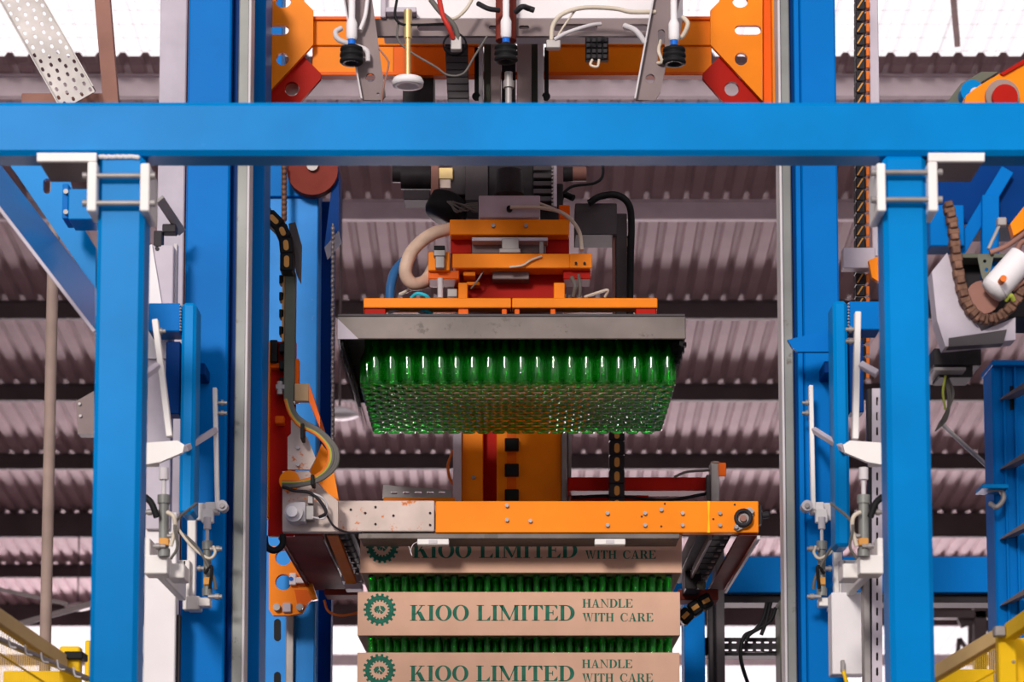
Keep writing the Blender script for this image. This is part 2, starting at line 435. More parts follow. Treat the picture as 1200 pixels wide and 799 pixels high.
def clamp(sgn, xa, xb, xflange, xplate0, xplate1, yr):
    # angle bracket bolted under the beam, two tie rods round the post, clamp plate on the other side
    m = MB(); Yc = YF-0.03
    xs = sorted((xa, xb))
    m.r(xs[0], 189.2, xs[1], 247, Yc, 0.11)                    # upright leg
    fx = sorted((xflange, xb if sgn < 0 else xa))
    m.r(fx[0], 179, fx[1], 189, Yc, 0.014)                   # front edge of the leg under the beam
    m.r(fx[0], 179, fx[1], 181, Yc+0.014, 0.016, 0)
    a = m.put('angle_bracket', 'white_bracket', fr, 'white angle bracket clamped to post top')
    m = MB(); m.r(fx[0]+1, 180, fx[1]-1, 188.5, Yc+0.014, 0.18); m.put('flange_plate', 'taupe', a)  # underside of the white bracket, its shade put into a darker colour
    m = MB(); m.r(xplate0, 191, xplate1, 247, Yc-0.005, 0.15); m.put('clamp_plate', 'white_bracket', a)
    for y in yr:
        m = MB(); m.c((xa if sgn < 0 else xb, y, Yc+0.01), ((xplate0+xplate1)/2, y, Yc+0.01), 3.2); m.put('tie_rod', 'galv', a)
        e = xplate1+3 if sgn < 0 else xplate0-3
        for dY in (0.01, 0.11):
            m = MB(); m.c((xplate1-1 if sgn < 0 else xplate0+1, y, Yc+dY), (e+(4 if sgn < 0 else -4), y, Yc+dY), 4.4, n=8); m.put('nut', 'galv', a)
        b = xa-2 if sgn < 0 else xb+2
        m = MB(); m.c((xa if sgn < 0 else xb, y, Yc+0.01), (b-3 if sgn < 0 else b+3, y, Yc+0.01), 4.4, n=8); m.put('nut', 'galv', a)
    xm = (fx[0]+fx[1])/2
    m = MB(); q = P(xm, 190, Yc+0.1); m.cyl(q, q-Vector((0, 0, 0.022)), 0.017, n=8); m.put('bolt_head', 'galv', a)
clamp(-1, 102, 113, 43, 164, 175, (206, 238))
clamp(1, 1088, 1099, 1154, 1028, 1038, (202, 234))

# ================================================================== MACHINE COLUMNS
def column(x0, x1, xr0, xr1, xi0, xi1, edge_left, label):
    t = thing('machine_column', label, 'column'); Y = 8.4; zt = P(600, -60, Y).z
    X = lambda x, yy=Y: P(x, 450, yy).x
    m = MB(); m.box(X(x0), X(x1), Y, Y+0.30, 0, zt, 0.006); m.put('column_body', 'blue_machine', t)
    m = MB(); m.box(X(min(x1, xr0) if not edge_left else xr1), X(xr0 if not edge_left else x0), Y+0.05, Y+0.29, 0, zt, 0.004); m.put('column_web', 'blue_dark', t)
    r_ = MB(); r_.box(X(xr0), X(xr1), Y+0.02, Y+0.10, 0, zt, 0.004); rr = r_.put('guide_rail', 'rail_steel', t)
    e = MB(); ex = (xr0-2.5, xr0+0.5) if edge_left else (xr1-0.5, xr1+2.5)
    e.box(X(ex[0]), X(ex[1]), Y+0.005, Y+0.12, 0, zt, 0.002); e.put('rail_edge', 'rail_edge', rr)
    if xi0 is not None:
        m = MB(); m.box(X(xi0, 8.62), X(xi1, 8.62), 8.62, 8.85, 0, P(600, -40, 8.62).z, 0.004); m.put('inner_flange', 'blue_machine', t)
    return t
cl = column(215, 266, 274, 287, 291, 307, False, 'tall blue machine column with grey guide rail left of the gripper head')
cr = column(942, 985, 919, 931, None, None, True, 'tall blue machine column with stained guide rail right of the gripper head')
m = MB(); m.r(937, -60, 943, 1200, 8.39, 0.05); m.put('corner_strip', 'blue_machine', cr)
# inner blue column behind on the left with chipped paint
ic = thing('lift_column', 'bright blue chipped lift column behind the left orange carriage', 'column'); Yi = 10.7
z_top = P(345, 228, Yi).z
m = MB(); m.box(P(313, 500, Yi).x, P(371, 500, Yi).x, Yi, Yi+0.2, 0, z_top, 0.005); m.put('column_body', 'blue_chipped', ic)
m = MB(); m.r(372, 236, 388, 1200, Yi+0.25, 0.12); m.put('rear_flange', 'blue_dark', ic)
m = MB(); m.r(333, 716, 342, 1200, Yi-0.035, 0.035); m.put('guide_rail', 'galv', ic)
for y in (738, 800):
    m = MB(); m.poly(slot(325, y, 26, 4, vert=True), Yi-0.003, 0.004); m.put('slot', 'black_rubber', ic)
m = MB(); m.r(309, -40, 330, 300, Yi+0.02, 0.15); m.r(309, 190, 372, 230, Yi-0.02, 0.3); m.put('head_block', 'blue_machine', ic)
wh = MB(); wh.disc(366, 199, Yi-0.08, 30, 0.06, 24); wo = wh.put('pulley', 'red_brown', ic, 'dark red pulley wheel at column top')  # shade at the column top is put into the wheel colour
MB().disc(366, 193, Yi-0.10, 7, 0.03, 12).put('pulley_hub', 'galv', wo)
m = MB(); m.poly([(388, 196), (397, 196), (397, 270), (380, 290), (388, 225)], Yi-0.05, 0.2); m.put('chain_guard', 'blue_dark', ic)
m = MB()
for k in range(46):
    y = 268+k*5.6; p = P(390+0.2*math.sin(k), y, Yi-0.1); s = 0.0075
    m.lathe(p, [(0.001, -0.012), (s, -0.008), (s*1.2, 0), (s, 0.008), (0.001, 0.012)], 6, (0, 0, 1))
m.c((390, 262, Yi-0.1), (389, 530, Yi-0.1), 1.2, n=6)
m.thing('hoist_chain', 'chain', 'grey hoist chain hanging beside the chipped blue lift column', 'chain')
m = MB()
for k in range(11):
    p = P(333, 196+k*6, Yi-0.12); m.lathe(p, [(0.001, -0.014), (0.012, -0.009), (0.013, 0.009), (0.001, 0.014)], 6)
m.c((333, 180, Yi-0.12), (333, 262, Yi-0.12), 1.6, n=6)
m.put('drive_chain', 'rust_chain', ic)

# ================================================================== GLASS BOTTLES
H = 0.23
PITCH = (P(792.5, 445, 9.47).x-P(419.5, 445, 9.47).x)/19.5
RB = PITCH*0.492
prof = [(0.001, 0.010), (RB*0.55, 0.006), (RB*0.80, 0.0), (RB*0.95, 0.004), (RB, 0.016), (RB, 0.107), (RB*0.95, 0.117), (RB*0.76, 0.129), (RB*0.55, 0.140), (RB*0.44, 0.155), (RB*0.39, 0.210), (RB*0.47, 0.213), (RB*0.47, 0.225), (RB*0.40, 0.230)]
inner = [(max(r_-0.0042, 0.0012), max(h_, 0.0)) for r_, h_ in prof[4:-1]]
inner = inner[::-1][1:]
inner[-1] = (inner[-1][0], 0.022)
prof = prof+inner+[(RB*0.75, 0.013), (0.001, 0.017)]
bmb = MB(); bmb.lathe((0, 0, 0), prof, 14); BOT = bmb.mesh('bottle', 'glass')
ORD = 'zeroth first second third fourth fifth sixth seventh eighth ninth tenth eleventh twelfth thirteenth fourteenth fifteenth sixteenth seventeenth eighteenth nineteenth twentieth'.split()
def stuff_bottles(name, pos, label, cat='bottles'):
    m = MB(); mb = MB(); mb.lathe((0, 0, 0), prof, 10)
    for p in pos: m.add([Vector(v)+p for v in mb.v], mb.f, True)
    o = m.put(name, 'glass'); tag(o, label, cat, kind='stuff'); return o
def bottle(p, label, group):
    o = bpy.data.objects.new('bottle', BOT); COL.objects.link(o); o.location = p; o.rotation_euler.z = random.uniform(0, 6)
    tag(o, label, 'bottle', group)
ROWP = PITCH*0.868
YB0 = 9.47
def row_positions(x0px, ypx, Y, nrows, inset=False):
    base = P(x0px, ypx, Y)
    out = []
    for j in range(nrows):
        n = 18 if inset and j % 2 else 19; odd = j % 2 if inset else 1-j % 2
        out.append([Vector((base.x+RB+PITCH*(i+0.5*odd), Y+RB+ROWP*j, base.z)) for i in range(n)])
    return out
head_rows = row_positions(420.2, 450, YB0, 18)
rest = []
for j, row in enumerate(head_rows):
    for i, p in enumerate(row):
        if j < 11:
            n = len(row); k = i+1; side = 'left'
            if k > n//2: k = n-i; side = 'right'
            bottle(p, '%s green bottle from the %s in the %s row of those hanging under the gripper' % (ORD[k], side, ORD[j+1]), 'green bottles hanging under the gripper head')
        else: rest.append(p)
stuff_bottles('bottle_block', rest, 'rear rows of green glass bottles hanging under the gripper head')

# ================================================================== CARDBOARD TRAYS WITH PRINT
def st(x, w=.22): return [(x, 0), (x+w, 0), (x+w, 1), (x, 1)]
def bar(x0, x1, y0, y1): return [(x0, y0), (x1, y0), (x1, y1), (x0, y1)]
def serif(x0, x1, top): return bar(x0, x1, .955, 1) if top else bar(x0, x1, 0, .045)
def ring(cx, cy, rx, ry, ix, iy, a0=0, a1=360, n=22):
    out = []
    for i in range(n):
        t0 = R(a0+(a1-a0)*i/n); t1 = R(a0+(a1-a0)*(i+1)/n)
        out.append([(cx+rx*math.cos(t0), cy+ry*math.sin(t0)), (cx+rx*math.cos(t1), cy+ry*math.sin(t1)),
                    (cx+ix*math.cos(t1), cy+iy*math.sin(t1)), (cx+ix*math.cos(t0), cy+iy*math.sin(t0))])
    return out
def dg(x0, y0, x1, y1, w): return [(x0, y0), (x0+w, y0), (x1+w, y1), (x1, y1)]
GL = {
 'I': (.42, [st(.10), serif(0, .42, 0), serif(0, .42, 1)]),
 'K': (.98, [st(.10), serif(0, .42, 0), serif(0, .42, 1), dg(.30, .40, .68, 1, .09), dg(.66, 0, .38, .58, .26), serif(.54, .88, 1), serif(.54, .98, 0)]),
 'O': (.96, ring(.48, .5, .48, .52, .25, .465)),
 'L': (.82, [st(.10), serif(0, .44, 1), bar(0, .80, 0, .05), [(.60, .05), (.80, .05), (.82, .32)], ]),
 'M': (1.22, [bar(.13, .19, 0, 1), [(.0, 1), (.26, 1), (.68, .10), (.58, .0)], [(.58, 0), (.66, .1), (1.02, 1), (.94, 1)], st(.90), serif(0, .32, 0), serif(.78, 1.22, 0), serif(.94, 1.22, 1), serif(0, .24, 1)]),
 'T': (.86, [st(.32), serif(.20, .66, 0), bar(.02, .84, .945, 1), [(.0, .70), (.04, .70), (.20, .945), (.02, .98)], [(.82, .70), (.86, .70), (.84, .98), (.66, .945)]]),
 'E': (.84, [st(.10), bar(0, .78, .95, 1), bar(0, .80, 0, .05), bar(.3, .56, .48, .54), bar(.52, .57, .36, .66), [(.62, .95), (.80, .95), (.80, .72)], [(.60, .05), (.82, .05), (.84, .32)]]),
 'D': (.94, [st(.10), serif(0, .42, 0), serif(0, .42, 1), bar(.3, .42, .95, 1), bar(.3, .42, 0, .05)]+ring(.40, .5, .54, .5, .30, .45, -90, 90)),
 'H': (1.0, [st(.10), st(.68), bar(.3, .7, .47, .54), serif(0, .42, 0), serif(0, .42, 1), serif(.58, 1.0, 0), serif(.58, 1.0, 1)]),
 'A': (1.0, [dg(.12, 0, .43, .94, .08), [(.62, 0), (.88, 0), (.56, 1), (.44, 1)], bar(.24, .66, .30, .36), serif(0, .32, 0), serif(.52, 1.0, 0)]),
 'N': (1.0, [bar(.13, .19, 0, 1), bar(.81, .87, 0, 1), [(.02, 1), (.28, 1), (.87, .0), (.80, .0)], serif(0, .32, 0), serif(.68, 1.0, 1), serif(0, .24, 1)]),
 'W': (1.36, [dg(.36, 0, .10, 1, .10) if 0 else [(.08, 1), (.32, 1), (.48, .0), (.40, 0)], [(.44, 0), (.48, .0), (.72, 1), (.66, 1)], [(.54, 1), (.78, 1), (.96, 0), (.88, 0)], [(.92, 0), (.96, 0), (1.24, 1), (1.17, 1)], serif(0, .40, 1), serif(.48, .84, 1), serif(1.06, 1.36, 1)]),
 'C': (.90, ring(.48, .5, .48, .52, .26, .465, 50, 310)+[[(.74, .74), (.80, .66), (.84, .66), (.84, 1.0), (.80, .96)], [(.78, .10), (.84, .14), (.86, .30), (.80, .26)]]),
 'R': (.98, [st(.10), serif(0, .42, 0), serif(0, .42, 1), bar(.3, .46, .95, 1), bar(.3, .46, .47, .52)]+ring(.44, .735, .38, .265, .16, .215, -90, 90, 14)+[[(.66, 0), (.94, 0), (.64, .5), (.42, .5)], serif(.62, .98, 0)]),
}
def text_polys(s, gap=.07, space=.36):
    x = 0; out = []
    for ch in s:
        if ch == ' ': x += space; continue
        wd, ps = GL[ch]
        for p in ps: out.append([(x+a, b) for a, b in p])
        x += wd+gap
    return out, x-gap
def gear_polys():
    out = ring(0, 0, .86, .86, .60, .60, 0, 360, 48)
    for i in range(18):
        a = 2*math.pi*i/18; d = .10
        for r0, r1, dd in ((.84, 1.0, d), (.62, .50, d*1.1)):
            q = [(r0*math.cos(a-dd), r0*math.sin(a-dd)), (r1*math.cos(a-dd*.75), r1*math.sin(a-dd*.75)), (r1*math.cos(a+dd*.75), r1*math.sin(a+dd*.75)), (r0*math.cos(a+dd), r0*math.sin(a+dd))]
            out.append(q)
    # clasped shape in the middle
    out += [[(-.36, .02), (-.24, .20), (-.06, .24), (-.02, .08), (-.14, -.08), (-.26, -.14)], [(.36, .02), (.24, .20), (.02, .24), (.04, .08), (.16, -.08), (.26, -.14)],
            [(-.16, -.10), (-.02, .02), (.04, -.06), (-.08, -.24)], [(.04, -.04), (.14, -.10), (.24, -.16), (.10, -.28), (.02, -.20)], [(-.34, -.08), (-.26, -.16), (-.14, -.22), (-.22, -.08)]]
    return out
def prints(m, polys, x0, zb, sx, sz, Y):
    for p in polys:
        vs = [(x0+a*sx, Y, zb+b*sz) for a, b in p]; n = len(vs)
        m.add(vs+[(x, Y+0.0012, z) for x, _, z in vs], [tuple(range(n)), tuple(range(2*n-1, n-1, -1))]+[(i, n+i, n+(i+1) % n, (i+1) % n) for i in range(n)])
YT = 9.40
TRAY_H = None
def tray(x0, x1, y0, y1, label, open_top=True):
    t = thing('cardboard_tray', label, 'tray', 'printed cardboard bottle trays in the stack')
    ym = (y0+y1)/2; X0, X1 = P(x0, ym, YT).x, P(x1, ym, YT).x; z0, z1 = P(600, y1, YT).z, P(600, y0, YT).z
    Yb = YT+1.08; k = 0.006
    m = MB(); m.box(X0, X1, YT, YT+k, z0, z1, 0.002); m.put('front_panel', 'cardboard', t)
    m = MB(); m.box(X0, X1, Yb-k, Yb, z0, z1, 0.002); m.put('back_panel', 'cardboard', t)
    for a in (X0, X1-k):
        m = MB(); m.box(a, a+k, YT+k, Yb-k, z0, z1, 0.001); m.put('side_panel', 'cardboard', t)
    m = MB(); m.box(X0+k, X1-k, YT+k, Yb-k, z0, z0+k, 0); m.put('base_panel', 'cardboard_edge', t)
    s = S(YT, ym); xx = lambda px: X0+(px-419.5)*s
    base = z0+(744-726.5)*s
    for wd_, xa, xb, yb, hh in (('KIOO', 481, 550, 726.5, 18.3), ('LIMITED', 559, 674, 726.5, 18.3), ('HANDLE', 683, 742, 711, 10), ('WITH', 683, 720, 727.5, 10), ('CARE', 727.5, 766, 727.5, 10)):
        m = MB(); pl, wd = text_polys(wd_, .05)
        prints(m, pl, xx(xa), z0+(744-yb)*s, (xb-xa)*s/wd, hh*s, YT-0.001)
        m.put('printed_word', 'ink', t, 'green printed word '+wd_)
    m = MB(); prints(m, gear_polys(), xx(445.5), z0+(744-713.5)*s, 19.2*s, 19.2*s, YT-0.001)
    m.put('logo', 'ink', t, 'green printed gear wheel emblem')
    return t, z0
t1, zb1 = tray(422, 799, 620, 671, 'top cardboard tray, half hidden under the orange lift frame')
t2, zb2 = tray(419, 797, 693.5, 744.5, 'middle cardboard tray of the stack, fully seen')
t3, zb3 = tray(418.5, 796.5, 764.5, 815.5, 'lowest cardboard tray seen, cut by the lower picture edge')
def tray_bottles(px0, zb, nm, where):
    rows = row_positions(px0, 700, 9.43, 18, True); rest = []
    for j, row in enumerate(rows):
        for i, p in enumerate(row):
            p = Vector((p.x, p.y, zb+0.0062))
            if j < 2 and nm:
                n = len(row); k = i+1; side = 'left'
                if k > n//2: k = n-i; side = 'right'
                bottle(p, '%s green bottle neck from the %s, %s row, standing in the %s tray' % (ORD[k], side, ('front', 'second')[j], where), 'green bottles standing in the %s tray' % where)
            else: rest.append(p)
    stuff_bottles('bottle_block', rest, 'rear rows of green glass bottles standing in the %s tray' % where)
tray_bottles(425.5, zb2, True, 'middle')
tray_bottles(425.5, zb3, True, 'lowest')
# stack support below the picture
sp = thing('stack_table', 'steel table below carrying the stack of cardboard trays', 'table')
m = MB(); m.box(-0.66, 0.66, 9.36, 10.52, zb3-0.08, zb3, 0.004); m.put('table_top', 'wood', sp)
for x in (-0.6, 0.6):
    for y in (9.42, 10.46):
        m = MB(); m.box(x-0.04, x+0.04, y-0.04, y+0.04, 0, zb3-0.08); m.put('leg', 'blue_machine', sp)

# ================================================================== GRIPPER HEAD
YG = 9.36
gh = thing('gripper_head', 'orange bottle gripper head with wide grey plate above the green bottles', 'gripper')
m = MB(); xl, xr = P(395, 384, YG).x, P(803.5, 384, YG).x; zt, zb = P(600, 370.5, YG).z, P(600, 397, YG).z; YE = YG+1.16
m.box(xl, xr, YG, YG+0.012, zb, zt, 0.003); m.put('front_plate', 'stainless', gh)
m = MB(); m.box(xl, xl+0.012, YG+0.012, YE, zb, zt, 0.002); m.put('side_plate', 'stainless', gh)
m = MB(); m.box(xr-0.012, xr, YG+0.012, YE, zb, zt, 0.002); m.put('side_plate', 'stainless', gh)
m = MB(); m.box(xl+0.012, xr-0.012, YE-0.012, YE, zb, zt, 0.002); m.put('back_plate', 'stainless', gh)
m = MB(); m.box(xl+0.012, xr-0.012, YG+0.012, YE-0.012, zt-0.016, zt-0.004, 0); m.put('grip_deck', 'dark', gh)
m = MB(); m.box(xl+0.002, xr-0.002, YG-0.004, YG+0.03, zt-0.001, zt+0.008, 0.001); m.put('plate_lip', 'grey_paint', gh)
m = MB(); m.poly([(395.5, 373), (420, 397), (395.5, 397)], YG-0.004, 0.004); m.put('corner_gusset', 'white_steel', gh)
for sx, x in ((1, xl+0.016), (-1, xr-0.016)):
    m = MB(); m.box(x-0.006, x+0.006, YG+0.02, YE-0.02, zb-0.02, zb+0.01, 0); m.put('brush_holder', 'black_rubber', gh)
    m = MB()
    for i in range(1000):
        f_ = i/1000; y = YG+0.02+(YE-YG-0.04)*f_; L = 0.075+0.09*f_+random.uniform(-0.02, 0.02)
        dx = sx*(random.uniform(-0.012, 0.02)+0.045*f_); dy = random.uniform(-0.02, 0.02); wv = 0.0026
        a = Vector((x, y, zb)); b = Vector((x+dx*0.85, y+dy*0.85, zb-L*0.9)); c = Vector((x+dx, y+dy, zb-L))
        m.m = 0; m.add([a+Vector((0, -wv, 0)), a+Vector((0, wv, 0)), b+Vector((0, wv, 0)), b+Vector((0, -wv, 0))], [(0, 1, 2, 3)])
        m.m = 1; m.add([b+Vector((0, -wv, 0)), b+Vector((0, wv, 0)), c], [(0, 1, 2)])
    m.put('brush_bristles', ['bristle', 'bristle_tip'], gh, kind='stuff')
for k in range(4):                                     # folded rubber bellows at the right corner
    m = MB(); q = P(796-k*1.6, 402+k*7, YG+0.10+k*0.03); m.cyl(q, q-Vector((0, 0, 0.016)), 0.028-0.003*k, n=12); m.put('bellow_fold', 'black_rubber', gh)
# orange cross rails on the plate
YC = YG+0.02
m = MB(); m.r(426, 349, 599, 360.5, YC, 0.07); m.put('lower_rail', 'orange', gh)
m = MB(); m.r(600, 349, 770.5, 360.5, YC, 0.07); m.put('lower_rail', 'orange', gh)
for a, b in ((427, 452), (745, 769)):
    m = MB(); m.r(a, 360, b, 371, YC+0.01, 0.05); m.put('rail_foot', 'red', gh)  # orange feet, shade under the rail painted as red
for a, b in ((537, 549), (588, 594), (603, 609), (645, 651)):
    m = MB(); m.r(a, 360, b, 371, YC+0.012, 0.03); m.put('rail_foot', 'orange_deep', gh)
m = MB(); m.r(426, 352, 770, 366, YG+0.9, 0.07); m.put('rear_rail', 'orange_deep', gh)
YU = YG+0.10
m = MB(); m.r(530, 297, 668, 314, YU, 0.10); m.put('middle_beam', 'orange', gh)
m = MB(); m.r(667.5, 297, 694, 314, YU-0.005, 0.16); m.put('beam_end_block', 'orange', gh)
bolts(gh, [(675, 308), (685, 308)], YU-0.005, 1.6, 'dark')
m = MB(); m.r(660, 314, 692, 327, YU+0.03, 0.12); m.put('end_bracket', 'red', gh)  # underside shade of the orange beam put into the colour
m = MB(); m.r(502, 295, 527, 317, YU-0.02, 0.12); m.put('left_bracket', 'orange', gh)
m = MB(); m.r(502, 317, 538, 327, YU, 0.12); m.put('left_bracket', 'orange_deep', gh)
m = MB(); m.r(527, 257, 667, 275, YU+0.05, 0.12); m.put('upper_beam', 'orange', gh)
bolts(gh, [(578, 264), (616.5, 264)], YU+0.05, 2.4)
m = MB(); m.r(528, 275, 553, 297, YU+0.12, 0.25); m.put('riser_block', 'red', gh)  # both risers are orange in shade, coloured red
m = MB(); m.r(640, 275, 667, 297, YU+0.12, 0.25); m.put('riser_block', 'red', gh)
m = MB(); m.r(553, 278, 642, 282, YU+0.04, 0.08); m.put('cover_strip', 'white_steel', gh)
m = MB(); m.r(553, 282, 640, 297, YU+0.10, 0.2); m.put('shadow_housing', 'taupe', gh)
m = MB(); m.r(588, 279, 608, 292, YU+0.02, 0.08); m.r(585, 291, 610, 296, YU+0.02, 0.08); m.put('sensor_block', 'galv', gh)
m = MB(); m.r(632, 283, 637, 297, YU+0.03, 0.03); m.put('guide_pin', 'galv', gh)
m = MB(); m.r(532, 314, 662, 350, YU+0.12, 0.5); m.put('carriage_body', 'red', gh)  # shaded orange body, its darkness put into the colour
m = MB(); m.r(577, 318, 620, 327, YU+0.05, 0.1); m.put('valve_box', 'taupe', gh)
for a, b in ((537, 548), (649, 662)):
    m = MB(); m.r(a, 331, b, 350, YU, 0.08); m.put('riser', 'orange', gh)
m = MB(); m.r(543, 318, 557, 323, YU+0.03, 0.08); m.r(547, 330, 562, 334, YU+0.06, 0.06); m.put('rib', 'orange', gh)
m = MB(); m.t([(566, 318, YU+0.04), (560, 328, YU+0.04), (552, 338, YU+0.06)], 1.1); m.put('linkage_wire', 'galv', gh)
m = MB(); m.t([(597, 313, YU-0.01), (612, 311, YU-0.012), (622, 305, YU-0.012), (635, 300, YU-0.01)], 1.4); m.put('air_line', 'tube_clear', gh)
m = MB(); m.r(572, 319, 628, 346, YU+0.6, 0.935); m.put('mast_slider', 'grey_paint', gh)
# solenoid valve on the left bracket
v = MB(); v.r(508, 290, 522, 300, YU-0.05, 0.04); v.r(510, 300, 521, 314, YU-0.05, 0.035); vo = v.put('solenoid_valve', 'galv', gh)
m = MB(); m.r(508.5, 287.5, 521.5, 293, YU-0.052, 0.044); m.put('valve_cap', 'black_rubber', vo)
m = MB(); m.c((516, 326, YU), (516, 349, YU), 3.4); m.put('piston_rod', 'rail_edge', gh)
m = MB(); m.r(524, 338, 536, 348, YU+0.02, 0.04); m.put('fitting', 'galv', gh)
# drive on top
m = MB(); m.r(561, 229, 633, 255, YU+0.12, 0.2); jb = m.put('junction_box', 'white_steel', gh)
MB().disc(597, 244, YU+0.10, 3.5, 0.03).put('cable_gland', 'black_rubber', jb)
m = MB(); m.t([(598, 243, YU+0.10), (630, 243, YU+0.09), (660, 250, YU+0.07), (678, 270, YU+0.05), (682, 293, YU+0.02)], 2.3, sub=8); m.put('cable', 'tube_clear', gh)
m = MB(); m.t([(632, 238, YU+0.1), (652, 246, YU+0.09), (668, 258, YU+0.08)], 1.4); m.put('cable', 'tube_clear', gh)
m = MB(); m.r(655, 240, 668, 258, YU+0.16, 0.06); m.put('orange_tab', 'orange_deep', gh)
m = MB(); q0, q1 = P(597, 228, YU+0.25), P(597, 200, YU+0.25); m.cyl(q0, q1, 17*S(9.7), 15*S(9.7), 18); m.put('motor_cap', 'motor', gh)
dm = thing('drive_motor', 'dark grey ribbed drive motor block behind the blue beam above gripper', 'motor'); YD = 9.95
m = MB(); m.r(545, 170, 572, 235, YD, 0.25); m.put('motor_body', 'grey_paint', dm)
m = MB(); m.r(572, 170, 625, 232, YD+0.02, 0.3); m.put('gear_case', 'motor', dm)
m = MB(); m.r(530, 215, 660, 262, YD+0.05, 0.35); m.put('mount_block', 'motor', dm)
m = MB(); m.r(546, 235, 562, 256, YD-0.05, 0.2); m.put('mount_block', 'motor', dm)
for k in range(7):
    m = MB(); m.r(625, 176+k*9, 647, 181.5+k*9, YD-0.02, 0.2); m.put('cooling_fin', 'grey_paint', dm)
m = MB(); m.r(648, 170, 652.5, 242, YD-0.03, 0.05); rk = m.put('toothed_rack', 'white_steel', dm)
m = MB()
for k in range(16): m.r(646.5, 172+k*4.4, 649, 174.4+k*4.4, YD-0.035, 0.05, 0)
m.put('rack_teeth', 'galv', rk)
m = MB(); m.c((660, 204, YD), (671, 204, YD), 9); m.put('motor_end', 'motor', dm)
m = MB(); m.c((669, 204, YD), (687, 204, YD), 8.5); m.put('motor_end', 'rust_brown', dm)
m = MB(); m.t([(700, 160, YD), (707, 200, YD), (698, 214, YD), (672, 218, YD), (660, 226, YD)], 1.8); m.put('cable', 'black_rubber', dm)
lm = thing('gear_motor', 'black cylindrical gear motor left of the junction box above gripper', 'motor')
m = MB(); m.c((470, 208, 10.0), (505, 208, 10.0), 14, n=18); m.c((460, 203, 10.0), (470, 203, 10.0), 11); m.put('motor_body', 'motor', lm)
m = MB(); m.r(473, 222, 504, 234, 9.98, 0.12); m.put('terminal_box', 'grey_paint', lm)
m = MB(); m.r(505, 190, 514, 240, 9.95, 0.2); m.put('flange', 'rust_brown', lm)
m = MB(); m.r(514, 196, 531, 210, 9.95, 0.12); m.put('coupling', 'brass', lm)
m = MB(); m.r(528, 190, 546, 228, 9.97, 0.2); m.put('gear_case', 'grey_paint', lm)
m = MB(); m.lathe(P(517, 255, 9.9), [(0.001, 0), (0.07, 0.0), (0.08, 0.02), (0.08, 0.08), (0.05, 0.10), (0.001, 0.10)], 18, (0.5, 0.2, 1)); m.put('fan_cowl', 'black_rubber', lm)
m = MB()
for k in range(6): m.t([(528+random.uniform(-4, 4), 236, 9.8), (535+k*3, 244+random.uniform(-5, 5), 9.78), (545+k*2, 240+k*1.5, 9.8), (560, 238+k*2, 9.8)], 1.1)
m.put('wire_bundle', 'cable_grey', lm, kind='stuff')
# hoses
m = MB(); m.tube([P(*q) for q in ((529, 268, 9.56), (505, 275, 9.53), (483, 294, 9.5), (475, 318, 9.5), (483, 332, 9.52), (497, 330, 9.56), (506, 318, 9.6), (510, 300, 9.66))], 7.6*S(9.5), 12, 14, ring=0.05); m.put('suction_hose', 'hose_beige', gh, 'beige ribbed suction hose looping at the left side')
m = MB(); m.t([(474, 305, 9.62), (463, 318, 9.58), (458, 335, 9.56), (457, 352, 9.56)], 5.6, 10); m.put('blue_hose', 'tube_blue', gh)
m = MB(); m.t([(482, 349, 9.42), (489, 344, 9.4), (500, 347, 9.4), (507, 356, 9.44)], 2.2); m.t([(486, 362, 9.45), (497, 363, 9.42), (506, 368, 9.44)], 2.6); m.put('cyan_tube', 'tube_cyan', gh)
m = MB(); m.t([(455, 366, 9.43), (470, 361, 9.42), (488, 363, 9.44), (500, 369, 9.46)], 2.6); m.put('white_tube', 'rail_edge', gh)
m = MB(); m.t([(468, 345, 9.6), (485, 338, 9.58), (505, 335, 9.6), (530, 334, 9.62)], 2.0); m.put('thin_hose', 'tube_clear', gh)
m = MB(); m.t([(670, 325, 9.45), (674, 335, 9.43), (672, 347, 9.45)], 2.6); m.t([(678, 322, 9.47), (680, 336, 9.45), (679, 348, 9.46)], 2.0); m.put('dark_hose', 'cable_grey', gh)
m = MB(); m.t([(685, 348, 9.5), (700, 343, 9.48), (712, 340, 9.48), (709, 348, 9.5)], 1.8); m.put('clear_tube', 'tube_clear', gh)
# black arm, black cable and hanging energy chain right of the head
ca = thing('cable_support', 'dark grey box arm carrying black cable right of the gripper beams', 'arm'); YA = 10.1
m = MB(); m.r(674, 238, 723, 275, YA, 0.2); m.put('arm_box', 'grey_paint', ca)
m = MB(); m.r(722, 250, 735, 372, YA+0.02, 0.12); m.put('arm_upright', 'grey_paint', ca)
m = MB(); m.t([(690, 238, YA-0.03), (704, 230, YA-0.03), (724, 229, YA-0.03), (737, 240, YA-0.03), (740, 262, YA-0.02), (739, 300, YA-0.02), (738, 372, YA-0.02)], 4.2, 10); m.put('black_cable', 'black_rubber', ca)
m = MB(); m.t([(672, 232, YA-0.02), (660, 228, YA), (655, 238, YA)], 4.0, 8); m.put('black_cable', 'black_rubber', ca)
m = MB(); m.r(718, 276, 721, 372, YA+0.03, 0.05); m.put('edge_strip', 'rust_brown', ca)
def energy_chain_vertical(px0, px1, y0, y1, Y, n, label, slotcol='slot_yellow'):
    t = thing('energy_chain', label, 'cable chain')
    for k in range(n):
        a = y0+(y1-y0)*k/n; b = y0+(y1-y0)*(k+1)/n-0.6
        m = MB(); m.r(px0, a, px1, b, Y, 0.08); l = m.put('chain_link', 'dark', t)
        xm = (px0+px1)/2; m = MB(); m.poly(slot(xm, (a+b)/2, (b-a)*0.72, (px1-px0)*0.17, 5, True), Y-0.002, 0.004); m.put('slot', slotcol, l)
    return t
energy_chain_vertical(714, 732, 500, 600, 10.765, 6, 'dark blue energy chain with tan slots hanging right of the orange mast')
